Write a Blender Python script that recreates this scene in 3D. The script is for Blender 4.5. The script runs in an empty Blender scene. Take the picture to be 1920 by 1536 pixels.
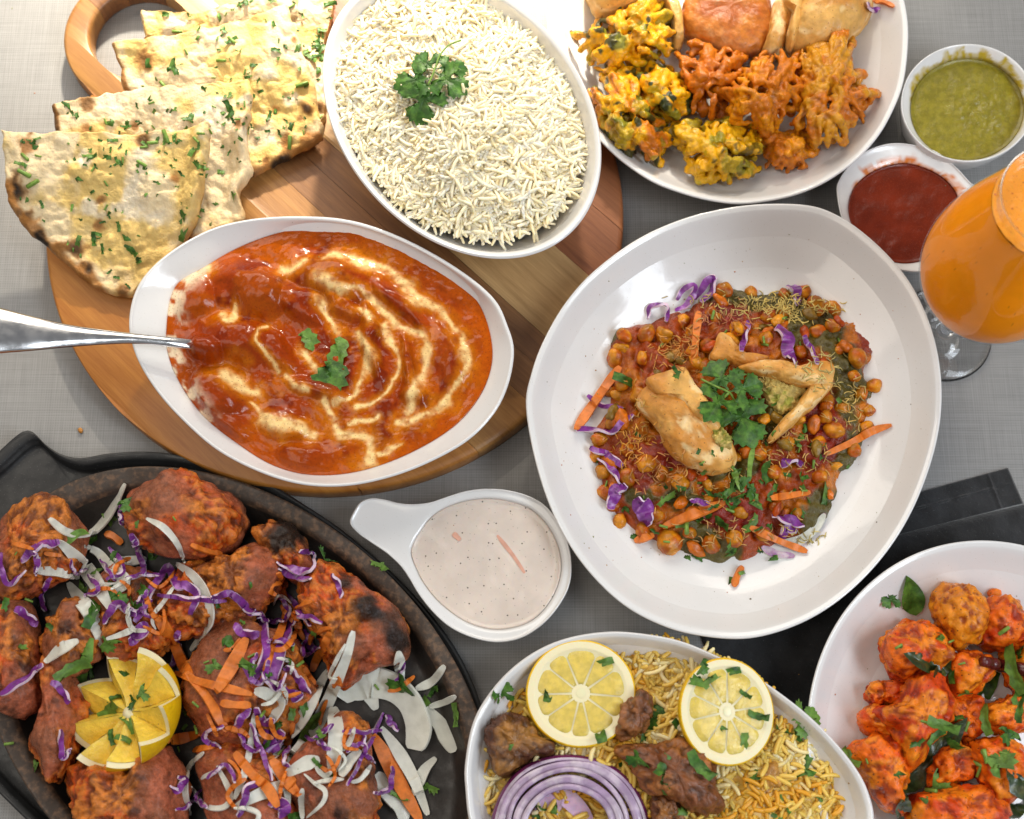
import bpy, bmesh, math, random
import numpy as np
from mathutils import Vector, Matrix
from mathutils.bvhtree import BVHTree

# ------------------------------------------------------------------ camera, light, exposure
S = bpy.context.scene
TILT, FPX, DIST = math.radians(17), 2637.0, 0.95
CAM = np.array([0, -DIST*math.sin(TILT), DIST*math.cos(TILT)])
cd = bpy.data.cameras.new('camera'); cam = bpy.data.objects.new('camera', cd)
S.collection.objects.link(cam); S.camera = cam
cd.sensor_width = 36; cd.lens = 36*FPX/1920; cd.clip_start = .02; cd.clip_end = 50
cam.location = CAM; cam.rotation_euler = (TILT, 0, 0)
cd.dof.use_dof = True; cd.dof.focus_distance = .90; cd.dof.aperture_fstop = 7.0
w = bpy.data.worlds.new('World'); S.world = w; w.use_nodes = True
w.node_tree.nodes['Background'].inputs[0].default_value = (.93, .95, 1, 1)
w.node_tree.nodes['Background'].inputs[1].default_value = .18
def area(name, loc, aim, sx, sy, power, col):
    l = bpy.data.lights.new(name, 'AREA'); l.shape = 'RECTANGLE'; l.size = sx; l.size_y = sy
    l.energy = power; l.color = col
    o = bpy.data.objects.new(name, l); S.collection.objects.link(o); o.location = loc
    o.rotation_euler = (Vector(aim)-Vector(loc)).to_track_quat('-Z', 'Y').to_euler()
    return o
area('back_window', (-.35, 1.55, 1.25), (0, .1, 0), 2.0, 1.2, 24, (1, .92, .81))
for i, dx in enumerate((-.33, 0, .33)):
    for j, dy in enumerate((-.21, .21)):
        area('side_window_pane', (1.15-.25*(i-1)*1.0, -.55+.33*(i-1)*1.0, 1.25+dy), (.1, 0, 0), .36, .36, 2.4, (.84, .92, 1))
area('warm_fill', (-.75, -.25, 1.7), (0, 0, 0), 1.2, 1.2, 9, (1, .91, .79))  # added warm fill from the left, brightens the shaded front
sp = bpy.data.lights.new('low_sun', 'SPOT'); sp.energy = 2900; sp.color = (1, .9, .74); sp.spot_size = math.radians(20); sp.spot_blend = .6; sp.shadow_soft_size = .16
so = bpy.data.objects.new('low_sun', sp); S.collection.objects.link(so); so.location = (.25, 2.9, 1.75)
so.rotation_euler = (Vector((-.08, .93, 0))-Vector(so.location)).to_track_quat('-Z', 'Y').to_euler()
S.view_settings.view_transform = 'Standard'; S.view_settings.look = 'None'; S.view_settings.exposure = .3; S.view_settings.gamma = 1
S.view_settings.use_curve_mapping = False
S.cycles.use_denoising = True; S.cycles.max_bounces = 8; S.cycles.sample_clamp_indirect = 4
S.cycles.caustics_reflective = False

# ------------------------------------------------------------------ helpers
RNG = np.random.default_rng(7); random.seed(7)
ct, st = math.cos(TILT), math.sin(TILT)
def W(px, py, z):                       # the point at height z that shows at a pixel of the photograph
    px, py, z = np.broadcast_arrays(*[np.asarray(a, float) for a in (px, py, z)])
    x = (px-960)/FPX; y = -(py-768)/FPX
    d = np.stack([x, y*ct+st, y*st-ct], -1)
    k = (z-CAM[2])/d[..., 2]
    return CAM+d*k[..., None]
def proj(V):
    P = np.asarray(V, float)-CAM
    y = P[..., 1]*ct+P[..., 2]*st; zz = -P[..., 1]*st+P[..., 2]*ct
    return np.stack([960-FPX*P[..., 0]/zz, 768+FPX*y/zz], -1)
def hsh(i, j, k, s):
    n = (i*374761393+j*668265263+k*2147483647+s*974634777) & 0xffffffff
    n = ((n ^ (n >> 13))*1274126177) & 0xffffffff
    n = ((n ^ (n >> 16))*2246822519) & 0xffffffff
    return ((n ^ (n >> 15)) & 0xffff)/32767.5-1
def vnoise(P, s=0):
    P = np.asarray(P, float); I = np.floor(P).astype(np.int64); f = P-I; u = f*f*f*(f*(f*6-15)+10)
    r = 0
    for a in (0, 1):
        for b in (0, 1):
            for c in (0, 1):
                wgt = (u[..., 0] if a else 1-u[..., 0])*(u[..., 1] if b else 1-u[..., 1])*(u[..., 2] if c else 1-u[..., 2])
                r = r+wgt*hsh(I[..., 0]+a, I[..., 1]+b, I[..., 2]+c, s)
    return r
def fbm(P, scale, octv=3, s=0, gain=.5):
    r = 0; a = 1; t = 0
    for o in range(octv):
        r = r+a*vnoise(np.asarray(P)*scale*2**o+o*17.3, s+o); t += a; a *= gain
    return r/t*1.6
def f2(px, py, scale, octv=3, s=0):     # noise over photograph pixels
    return fbm(np.stack([np.asarray(px, float), np.asarray(py, float), np.zeros_like(np.asarray(px, float))], -1), scale, octv, s)
def sm(a, b, x): t = np.clip((x-a)/(b-a), 0, 1); return t*t*(3-2*t)
def mixc(c, d, m): return np.asarray(c)*(1-m[..., None])+np.asarray(d)*m[..., None]
def zt(pts, k, ox, oy): return [(p[0]*k+ox, p[1]*k+oy)+tuple(p[2:]) for p in pts]
def crom(pts, n, closed=True):
    P = np.asarray(pts, float); m = len(P)
    if closed: idx = lambda i: P[i % m]; segs = m
    else:
        if m == 2: P = np.array([P[0], (P[0]+P[1])/2, P[1]]); m = 3
        idx = lambda i: P[i] if 0 <= i < m else (2*P[0]-P[1] if i < 0 else 2*P[-1]-P[-2]); segs = m-1
    out = []
    t = np.linspace(0, 1, 16, endpoint=False)[:, None]
    for i in range(segs):
        a, b, c, d = idx(i-1), idx(i), idx(i+1), idx(i+2)
        out.append(.5*(2*b+(c-a)*t+(2*a-5*b+4*c-d)*t*t+(3*b-a-3*c+d)*t**3))
    Q = np.concatenate(out+([] if closed else [P[-1:]]))
    R = np.concatenate([Q, Q[:1]]) if closed else Q
    L = np.concatenate([[0], np.cumsum(np.linalg.norm(np.diff(R, axis=0), axis=1))])
    s = np.linspace(0, L[-1], n, endpoint=not closed)
    return np.stack([np.interp(s, L, R[:, k]) for k in range(R.shape[1])], 1)
def ell(cx, cy, a, b, rot, n=40):
    t = np.linspace(0, 2*math.pi, n, endpoint=False); c, s = math.cos(math.radians(rot)), math.sin(math.radians(rot))
    return np.stack([cx+a*np.cos(t)*c-b*np.sin(t)*s, cy+a*np.cos(t)*s+b*np.sin(t)*c], 1)
def ang_loop(pts, c, th):               # radius of a closed outline at given angles round c
    Q = crom(pts, 720)-np.asarray(c); a = np.arctan2(Q[:, 1], Q[:, 0]); r = np.hypot(Q[:, 0], Q[:, 1])
    o = np.argsort(a); a = a[o]; r = r[o]
    return np.interp(th, np.concatenate([a-2*math.pi, a, a+2*math.pi]), np.concatenate([r, r, r]))
def gridfaces(R, N, wrap=True, flip=False):
    r = np.arange(R-1)[:, None]; n = np.arange(N if wrap else N-1)[None, :]
    a = r*N+n; b = r*N+(n+1) % N; c = (r+1)*N+(n+1) % N; d = (r+1)*N+n
    F = np.stack([a, b, c, d] if not flip else [a, d, c, b], -1).reshape(-1, 4)
    return F.tolist()
TREES = []
def reg(V, F): TREES.append(BVHTree.FromPolygons([tuple(v) for v in V], F))
def hit(px, py):
    d = Vector(W(px, py, 0)-CAM).normalized(); best = None
    for t in TREES:
        h = t.ray_cast(Vector(CAM), d)
        if h[0] is not None and (best is None or h[3] < best[3]): best = h
    if best is None: return Vector(W(px, py, 0)), Vector((0, 0, 1))
    n = best[1]
    if n.z < 0: n = -n
    return best[0], n
def tag(o, label=None, cat=None, group=None, kind=None):
    for k, v in (('label', label), ('category', cat), ('group', group), ('kind', kind)):
        if v: o[k] = v
    return o
def mkmesh(name, V, F, mats, cols=None, midx=None, smooth=True, sharp=None):
    me = bpy.data.meshes.new(name); me.from_pydata(np.asarray(V, float).tolist(), [], F)
    for m in (mats if isinstance(mats, (list, tuple)) else [mats]): me.materials.append(m)
    if cols is not None:
        at = me.color_attributes.new('Col', 'FLOAT_COLOR', 'POINT')
        C = np.ones((len(V), 4)); C[:, :3] = np.clip(cols, 0, 1); at.data.foreach_set('color', C.ravel())
    if midx is not None: me.polygons.foreach_set('material_index', np.asarray(midx, np.int32))
    if smooth: me.polygons.foreach_set('use_smooth', np.ones(len(me.polygons), bool))
    if sharp: me.set_sharp_from_angle(angle=sharp)
    me.update(); return me
def base(V): V = np.asarray(V); return np.array([V[:, 0].mean(), V[:, 1].mean(), V[:, 2].min()])
def link(name, data, parent=None, loc=(0, 0, 0)):
    o = bpy.data.objects.new(name, data); S.collection.objects.link(o); o.location = loc
    if parent: o.parent = parent
    return o
def thing(name, label, cat, group=None, loc=(0, 0, 0)):
    o = link(name, None, None, loc); o.empty_display_size = .01; return tag(o, label, cat, group)
def solid(name, V, F, mats, label=None, cat=None, group=None, parent=None, kind=None, r=True, **k):
    V = np.asarray(V, float)
    if r: reg(V, F)
    a0, a1, a2 = (V[[f[i] for f in F]]-V.mean(0) for i in (0, 1, 2))
    if (a0*np.cross(a1, a2)).sum() < 0:
        F = [f[::-1] for f in F]
    b = np.array(parent.location) if parent else base(V)
    if parent and parent.parent: b = b+np.array(parent.parent.location)
    o = link(name, mkmesh(name, V-b, F, mats, **k), parent, (0, 0, 0) if parent else b)
    return tag(o, label, cat, group, kind)

def where(px, py, marks):
    n, (x, y) = min(marks.items(), key=lambda k: (k[1][0]-px)**2+(k[1][1]-py)**2); dx, dy = px-x, py-y
    if math.hypot(dx, dy) < 22: return 'on the '+n
    a = math.degrees(math.atan2(-dy, dx)) % 360
    return ('right of the ', 'above and right of the ', 'above the ', 'above and left of the ', 'left of the ', 'below and left of the ', 'below the ', 'below and right of the ')[int((a+22.5)//45) % 8]+n
# ------------------------------------------------------------------ materials
def N(t, typ, **k):
    n = t.nodes.new(typ)
    for a, v in k.items():
        if a in n.inputs.keys() if False else hasattr(n, a): setattr(n, a, v)
    return n
def mat(name, col=None, rough=.5, sss=0, srad=(1, .35, .15), ssc=.004, bump=(), var=0, vscale=150, col2=None, c2=(.45, .6), c2s=120,
        specks=None, spec=.5, coat=0, crough=.05, trans=0, metal=0, aniso=None, ior=1.45, rvar=0, sheen=0):
    m = bpy.data.materials.new(name); m.use_nodes = True; t = m.node_tree; L = t.links.new; b = t.nodes['Principled BSDF']
    geo = N(t, 'ShaderNodeNewGeometry'); pos = geo.outputs['Position']
    def noise(scale, detail=4, rough_=.55):
        n = N(t, 'ShaderNodeTexNoise'); n.inputs['Scale'].default_value = scale; n.inputs['Detail'].default_value = detail; n.inputs['Roughness'].default_value = rough_
        L(pos, n.inputs['Vector']); return n.outputs['Fac']
    def mr(x, a, bb, c, d):
        n = N(t, 'ShaderNodeMapRange'); n.interpolation_type = 'SMOOTHSTEP'
        for i, v in enumerate((a, bb, c, d)): n.inputs[i+1].default_value = v
        L(x, n.inputs[0]); return n.outputs[0]
    def mix(f, x, y, bt='MIX'):
        n = N(t, 'ShaderNodeMix'); n.data_type = 'RGBA'; n.blend_type = bt
        for sock, v in ((n.inputs['Factor'], f), (n.inputs[6], x), (n.inputs[7], y)):
            if hasattr(v, 'node'): L(v, sock)
            elif isinstance(v, (int, float)): sock.default_value = v
            else: sock.default_value = (*v, 1)
        return n.outputs[2]
    if col is None:
        a = N(t, 'ShaderNodeAttribute'); a.attribute_name = 'Col'; c = a.outputs['Color']
    else: c = mix(0., col, col)
    if col2 is not None: c = mix(mr(noise(c2s), c2[0], c2[1], 0, 1), c, col2)
    if var:
        v = mr(noise(vscale, 5), .3, .7, 1-var, 1+var)
        cb = N(t, 'ShaderNodeCombineColor'); [L(v, cb.inputs[i]) for i in range(3)]
        c = mix(1., c, cb.outputs[0], 'MULTIPLY')
    if specks:
        for (scl, thr, scol) in specks:
            vo = N(t, 'ShaderNodeTexVoronoi'); vo.voronoi_dimensions = '2D'; vo.inputs['Scale'].default_value = scl; L(pos, vo.inputs['Vector'])
            c = mix(mr(vo.outputs['Distance'], thr*.6, thr, 1, 0), c, scol)
    L(c, b.inputs['Base Color'])
    b.inputs['Roughness'].default_value = rough
    if rvar: L(mr(noise(vscale*.7), .35, .65, max(rough-rvar, .02), rough+rvar), b.inputs['Roughness'])
    b.inputs['Specular IOR Level'].default_value = spec; b.inputs['Metallic'].default_value = metal; b.inputs['IOR'].default_value = ior
    b.inputs['Coat Weight'].default_value = coat; b.inputs['Coat Roughness'].default_value = crough
    b.inputs['Transmission Weight'].default_value = trans; b.inputs['Sheen Weight'].default_value = sheen
    if sss: b.inputs['Subsurface Weight'].default_value = sss; b.inputs['Subsurface Radius'].default_value = srad; b.inputs['Subsurface Scale'].default_value = ssc
    prev = None
    for (scl, dist) in bump:
        bn = N(t, 'ShaderNodeBump'); bn.inputs['Distance'].default_value = dist; L(noise(scl, 5, .6), bn.inputs['Height'])
        if prev: L(prev, bn.inputs['Normal'])
        prev = bn.outputs[0]
    if prev: L(prev, b.inputs['Normal'])
    m['nt'] = 1
    return m
PORC = mat('porcelain', (.71, .705, .695), .14, coat=.4, bump=((60, .0002),), var=.015, vscale=30, rvar=.05, specks=[(150, .025, (.42, .36, .27))])
STAIN = mat('porcelain_used', None, .18, coat=.3, bump=((60, .0002),), var=.02)
# ------------------------------------------------------------------ table
def table_mat():
    m = bpy.data.materials.new('woven_grey_vinyl'); m.use_nodes = True; t = m.node_tree; L = t.links.new; b = t.nodes['Principled BSDF']
    geo = N(t, 'ShaderNodeNewGeometry'); sep = N(t, 'ShaderNodeSeparateXYZ'); L(geo.outputs['Position'], sep.inputs[0])
    def math_(op, a, c=None):
        n = N(t, 'ShaderNodeMath'); n.operation = op
        for i, v in enumerate((a, c)):
            if v is None: continue
            if hasattr(v, 'node'): L(v, n.inputs[i])
            else: n.inputs[i].default_value = v
        return n.outputs[0]
    no = N(t, 'ShaderNodeTexNoise'); no.inputs['Scale'].default_value = 40; L(geo.outputs['Position'], no.inputs['Vector'])
    wob = math_('MULTIPLY', no.outputs['Fac'], .9)
    kx, ky = 2*math.pi/.00165, 2*math.pi/.0018
    sx = math_('SINE', math_('ADD', math_('MULTIPLY', sep.outputs[0], kx), wob))
    sy = math_('SINE', math_('ADD', math_('MULTIPLY', sep.outputs[1], ky), wob))
    h = math_('MAXIMUM', sx, sy)
    # slubs: long streaks along both thread directions
    def streak(sxs, sys):
        mp = N(t, 'ShaderNodeMapping'); mp.inputs['Scale'].default_value = (sxs, sys, 1); L(geo.outputs['Position'], mp.inputs[0])
        n = N(t, 'ShaderNodeTexNoise'); n.inputs['Scale'].default_value = 1; n.inputs['Detail'].default_value = 3; L(mp.outputs[0], n.inputs['Vector']); return n.outputs['Fac']
    s = math_('ADD', streak(25, 700), streak(700, 25))
    v = math_('ADD', math_('MULTIPLY', h, .13), math_('MULTIPLY', s, .42))
    r = N(t, 'ShaderNodeMapRange'); L(v, r.inputs[0]); r.inputs[1].default_value = .12; r.inputs[2].default_value = .85; r.inputs[3].default_value = 0; r.inputs[4].default_value = 1
    mx = N(t, 'ShaderNodeMix'); mx.data_type = 'RGBA'; L(r.outputs[0], mx.inputs['Factor']); mx.inputs[6].default_value = (.15, .147, .143, 1); mx.inputs[7].default_value = (.33, .325, .315, 1)
    L(mx.outputs[2], b.inputs['Base Color']); b.inputs['Roughness'].default_value = .42; b.inputs['Specular IOR Level'].default_value = .5
    bn = N(t, 'ShaderNodeBump'); bn.inputs['Distance'].default_value = .00012; L(v, bn.inputs['Height']); L(bn.outputs[0], b.inputs['Normal'])
    return m
V = np.array([(-1.1, -.75, 0), (1.1, -.75, 0), (1.1, 1.1, 0), (-1.1, 1.1, 0), (-1.1, -.75, -.03), (1.1, -.75, -.03), (1.1, 1.1, -.03), (-1.1, 1.1, -.03)])
F = [[0, 1, 2, 3], [7, 6, 5, 4], [0, 4, 5, 1], [1, 5, 6, 2], [2, 6, 7, 3], [3, 7, 4, 0]]
solid('table_top', V, F, table_mat(), 'grey woven table surface under all the dishes', 'table', kind='structure', smooth=False)

# ------------------------------------------------------------------ wooden board: planks glued side by side, ring handle
def wood(name, c1, c2, dirv):
    m = bpy.data.materials.new(name); m.use_nodes = True; t = m.node_tree; L = t.links.new; b = t.nodes['Principled BSDF']
    geo = N(t, 'ShaderNodeNewGeometry'); mp = N(t, 'ShaderNodeMapping'); mp.vector_type = 'TEXTURE'; mp.inputs['Rotation'].default_value = (0, 0, dirv); mp.inputs['Scale'].default_value = (.10, .0075, .03)
    L(geo.outputs['Position'], mp.inputs[0])
    n = N(t, 'ShaderNodeTexNoise'); n.inputs['Scale'].default_value = 1; n.inputs['Detail'].default_value = 6; n.inputs['Roughness'].default_value = .62; n.inputs['Distortion'].default_value = .6; L(mp.outputs[0], n.inputs['Vector'])
    n2 = N(t, 'ShaderNodeTexNoise'); n2.inputs['Scale'].default_value = 7; n2.inputs['Detail'].default_value = 4; L(mp.outputs[0], n2.inputs['Vector'])
    ad = N(t, 'ShaderNodeMath'); ad.operation = 'MULTIPLY_ADD'; L(n2.outputs['Fac'], ad.inputs[0]); ad.inputs[1].default_value = .35; L(n.outputs['Fac'], ad.inputs[2])
    r = N(t, 'ShaderNodeMapRange'); L(ad.outputs[0], r.inputs[0]); r.inputs[1].default_value = .45; r.inputs[2].default_value = .9
    mx = N(t, 'ShaderNodeMix'); mx.data_type = 'RGBA'; L(r.outputs[0], mx.inputs['Factor']); mx.inputs[6].default_value = (*c1, 1); mx.inputs[7].default_value = (*c2, 1)
    L(mx.outputs[2], b.inputs['Base Color']); b.inputs['Roughness'].default_value = .42
    bn = N(t, 'ShaderNodeBump'); bn.inputs['Distance'].default_value = .0002; L(ad.outputs[0], bn.inputs['Height']); L(bn.outputs[0], b.inputs['Normal'])
    return m
BZ = .018
def board():
    C = np.array([-.1225, .1383]); RB = .1998; H = np.array([-.2685, .2784]); ho, hi = .0553, .0360
    u = (H-C)/np.linalg.norm(H-C); v = np.array([-u[1], u[0]]); v = -v if v[0] < 0 else v; uh = np.linalg.norm(H-C)
    ang = math.atan2(u[1], u[0])
    root = thing('serving_board', 'round wooden serving board with ring handle under the naan and two oval bowls', 'serving board', loc=(C[0], C[1], 0))
    px = .000367
    cuts = [-545, -345, -150, -20, 40, 92, 235, 345, 545]
    tone = [((.36, .120, .018), (.54, .225, .042)), ((.32, .115, .020), (.50, .21, .046)), ((.25, .105, .026), (.43, .21, .060)), ((.15, .058, .020), (.30, .14, .048)),
            ((.13, .050, .018), (.27, .125, .042)), ((.35, .20, .075), (.56, .35, .15)), ((.17, .052, .020), (.32, .115, .042)), ((.20, .065, .024), (.35, .13, .048))]
    for i, (a, b) in enumerate(zip(cuts[:-1], cuts[1:])):
        a = a*px; b = b*px
        if i == 0: a = -RB+1e-5
        if i == len(tone)-1: b = RB-1e-5
        k = np.linspace(a+.00012, b-.00012, 60)
        k = np.unique(np.concatenate([k, np.clip([hi-1e-5, -hi+1e-5, ho, -ho], k[0], k[-1]), np.sign(k)*(RB-(RB-np.abs(k))**2/.03)*(np.abs(k) > RB-.03)]))
        k = k[(k >= a) & (k <= b)]
        V = []; F = []; top = BZ+RNG.uniform(-.00012, .00012)
        def strip(fu0, fu1, kk):
            if len(kk) < 2: return
            rows = []
            for q in kk:
                e0, e1 = fu0(q), fu1(q); d = min(.5*(e1-e0), 1)
                r = []
                for s_, e in ((1, e0), (-1, e1)):
                    prof = [(0.0006, 0.0005), (0, .002), (0, BZ-.004), (.0006, BZ-.0018), (.0022, BZ-.0005), (.005, top)]
                    pr = [(e+s_*min(x, d), z) for x, z in prof]
                    r += pr if s_ == 1 else pr[::-1]
                rows.append(r)
            n = 12; o = len(V)
            for q, r in zip(kk, rows):
                for (uu, z) in r: V.append((*(C+u*uu+v*q), z))
            R = len(kk)
            F.extend([[o+x for x in f] for f in gridfaces(R, n, True, flip=False)])
            F.append([o+j for j in range(n)]); F.append([o+(R-1)*n+j for j in range(n)][::-1])
        circ = lambda q: math.sqrt(max(RB*RB-q*q, 0)); out = lambda q: max(circ(q), uh+math.sqrt(max(ho*ho-q*q, 0)) if abs(q) <= ho else 0)
        kin = k[np.abs(k) <= hi]; 
        lo = k[k <= -hi+2e-5]; up = k[k >= hi-2e-5]
        strip(lambda q: -circ(q), out, lo); strip(lambda q: -circ(q), out, up)
        strip(lambda q: -circ(q), lambda q: uh-math.sqrt(max(hi*hi-q*q, 0)), kin)
        strip(lambda q: uh+math.sqrt(max(hi*hi-q*q, 0)), out, kin)
        solid('plank', V, F, wood('wood', *tone[i], ang), parent=root, sharp=.9)
board()

# ------------------------------------------------------------------ porcelain
def densify(prof, k=4):
    P = np.asarray(prof, float); return crom(P, len(P)*k, False)
def dish_loops(outer_px, zrim, spec, n=200, center=None):
    """spec: list of (scale, z) round the rim's own middle or (px outline, z)."""
    Q = crom(outer_px, n); Rw = W(Q[:, 0], Q[:, 1], zrim); c = Rw.mean(0) if center is None else W(*center, zrim)
    th = None; loops = []
    for s, z in spec:
        if np.isscalar(s): L = c+(Rw-c)*s; L[:, 2] = z
        else:
            cc = center if center is not None else tuple(proj(c[None])[0])
            th = np.arctan2(Q[:, 1]-cc[1], Q[:, 0]-cc[0]); r = ang_loop(s, cc, th)
            L = W(cc[0]+r*np.cos(th), cc[1]+r*np.sin(th), z)
        loops.append(L)
    return loops
def dish(name, label, cat, outer_px, zrim, spec, n=200, center=None, stain=None, dens=4, m=None, group=None, capz=None):
    L = np.array(dish_loops(outer_px, zrim, spec, n, center)); K = len(L)
    s = np.linspace(0, K-1, (K-1)*dens+1)
    D = np.stack([crom(L[:, j], len(s), False) if False else _cr(L[:, j], s) for j in range(n)], 1)
    V = D.reshape(-1, 3); R = len(s); F = gridfaces(R, n, True)
    V = np.concatenate([V, [D[0].mean(0)], [D[-1].mean(0)]]); a = len(V)-2
    F += [[(j+1) % n, j, a] for j in range(n)]; o = (R-1)*n; F += [[o+j, o+(j+1) % n, a+1] for j in range(n)]
    # outward faces
    cols = np.ones((len(V), 3))*(.71, .705, .695)
    if stain is not None: cols = stain(V, cols)
    return solid(name, V, F, m or (STAIN if stain is not None else PORC), label, cat, group, cols=cols)
def _cr(P, s):
    P = np.asarray(P); m = len(P); i = np.clip(s.astype(int), 0, m-2); t = (s-i)[:, None]
    g = lambda j: P[np.clip(j, 0, m-1)]
    a, b, c, d = g(i-1), g(i), g(i+1), g(i+2)
    lin = b+(c-b)*t
    cr = .5*(2*b+(c-a)*t+(2*a-5*b+4*c-d)*t*t+(3*b-a-3*c+d)*t**3)
    return .35*lin+.65*cr

def bowlspec(zb, h, lip=.965, floor=.12, inner=((.93, .80), (.86, .52), (.72, .25), (.5, .14), (.2, .12))):
    return [(.2, zb+.003), (.50, zb+.003), (.53, zb), (.57, zb), (.60, zb+.004), (.74, zb+.34*h), (.88, zb+.68*h), (.965, zb+.9*h), (.995, zb+.965*h), (1.0, zb+.985*h), (.996, zb+h), (.988, zb+h+.0006), ((lip+.99)/2, zb+h), (lip, zb+.975*h)] + [(s, zb+f*h) for s, f in inner]
# rice bowl
RICE_OUT = ell(866, 215, 301, 225, 48)
ZR = BZ+.052
dish('oval_rice_bowl', 'white oval porcelain bowl filled with plain rice, at top centre on the board', 'bowl', RICE_OUT, ZR, bowlspec(BZ, .052, lip=.955, inner=((.925, .86), (.86, .6), (.74, .3), (.5, .16), (.2, .14))))
# curry bowl
CUR_OUT = [(241.7, 601), (259, 534.5), (308, 480), (386, 433), (464, 411.5), (562, 405), (660, 413.4), (757, 446.6), (855, 501), (925, 558), (952.6, 612.6), (963.6, 659.5), (952.6, 722), (925, 777), (874.5, 827.5), (796, 870.5), (718, 898), (640, 911.5), (562, 907.6), (484, 884), (406, 843), (339, 784.5), (288.6, 726), (253.4, 663)]
CUR_IN = [(312, 622), (328, 540), (386, 500), (449, 464), (523, 437), (601, 423), (679, 429), (777, 466), (855, 523), (902, 577.5), (923, 655.6), (910, 722), (870.6, 780.6), (816, 823.6), (738, 862.7), (660, 886), (581.5, 890), (511, 872), (445, 831.4), (386, 784.5), (347, 734), (320, 679)]
ZC = BZ+.043; ZCS = ZC-.010
cin = [((x-620)*f+620, (y-655)*f+655) for f in (1,) for x, y in CUR_IN]
dish('oval_curry_bowl', 'white egg-shaped porcelain bowl holding red curry, on the wooden board', 'bowl', CUR_OUT, ZC,
     [(.2, BZ+.003), (.55, BZ+.003), (.58, BZ), (.62, BZ), (.65, BZ+.004), (.80, BZ+.018), (.92, BZ+.032), (.98, ZC-.004), (1, ZC-.001), (.996, ZC), (.985, ZC+.0003), (.97, ZC-.0012), (cin, ZCS-.0006), ([((x-620)*.9+620, (y-655)*.9+655) for x, y in CUR_IN], ZCS-.010), ([((x-620)*.5+620, (y-655)*.5+655) for x, y in CUR_IN], ZCS-.016)], center=(620, 655))
# chaat plate
PL_OUT = [(986, 764), (996, 700), (1020, 636), (1060, 567), (1113, 508), (1193, 449), (1273.5, 412), (1353.6, 391), (1433.6, 381.6), (1514, 384), (1567, 401), (1620, 436), (1674, 487), (1716.5, 545.4), (1748.5, 620), (1764.5, 700), (1764.5, 780), (1748.5, 860), (1716.5, 946), (1674, 1020), (1620, 1084.5), (1556.4, 1138), (1487, 1175), (1407, 1196.6), (1327, 1194), (1247, 1175), (1167, 1132.5), (1097, 1063), (1044, 978), (1006.7, 876)]
def platespec(zb, h, well=.70): return [(.2, zb+.004), (.52, zb+.004), (.545, zb), (.575, zb), (.60, zb+.005), (.75, zb+.33*h), (.90, zb+.68*h), (.975, zb+.89*h), (.997, zb+.95*h), (1, zb+.975*h), (.997, zb+.995*h), (.990, zb+h), (.98, zb+.985*h), (.965, zb+.95*h), (.90, zb+.70*h), (.82, zb+.45*h), (well, zb+.27*h), (well-.12, zb+.215*h), (.3, zb+.2*h)]
PLZ, PLH = .004, .040
dish('chaat_plate', 'large white egg-shaped plate of chickpea chaat at centre right', 'plate', PL_OUT, PLZ+PLH, platespec(PLZ, PLH))
# fritter plate
PK_OUT = [(1026, 25), (1034, 100), (1062, 180), (1098, 237), (1129, 268), (1166, 302), (1220.5, 339), (1275, 361), (1330, 375.5), (1384.6, 382), (1439, 377), (1494, 364.6), (1548.7, 341), (1603, 302.6), (1647, 255), (1676, 204), (1694.5, 153), (1702.5, 91), (1702, 36.5), (1690, -20), (1660, -95), (1605, -165), (1530, -218), (1430, -248), (1320, -246), (1210, -212), (1115, -150), (1055, -65)]
PKZ, PKH = .001, .038
dish('fritter_plate', 'white oval plate of golden fritters at the top right', 'plate', PK_OUT, PKZ+PKH, platespec(PKZ, PKH, .74))
# right-hand chicken plate
CH_OUT = ell(1885, 1425, 422, 361, -114.5)
CHZ, CHH = .004, .036
dish('chicken_plate', 'white round plate of red fried chicken at lower right corner', 'plate', CH_OUT, CHZ+CHH, platespec(CHZ, CHH, .72))
# biryani bowl
BI_OUT = [(872, 1472), (872.5, 1427), (885, 1360), (910, 1310), (952, 1260), (1006, 1220), (1068, 1195), (1143, 1184), (1214, 1189), (1277, 1202), (1339, 1227), (1402, 1258), (1464, 1300), (1518, 1343), (1568, 1393), (1610, 1447.5), (1631, 1493), (1639, 1540), (1628, 1620), (1575, 1705), (1470, 1768), (1320, 1800), (1160, 1788), (1020, 1732), (930, 1645), (884, 1555)]
BIZ, BIH = .004, .048; ZB = BIZ+BIH
dish('biryani_bowl', 'white egg-shaped bowl of yellow biryani at the bottom centre', 'bowl', BI_OUT, ZB, bowlspec(BIZ, BIH, lip=.965, inner=((.94, .86), (.88, .58), (.76, .3), (.5, .16), (.2, .14))))
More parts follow.
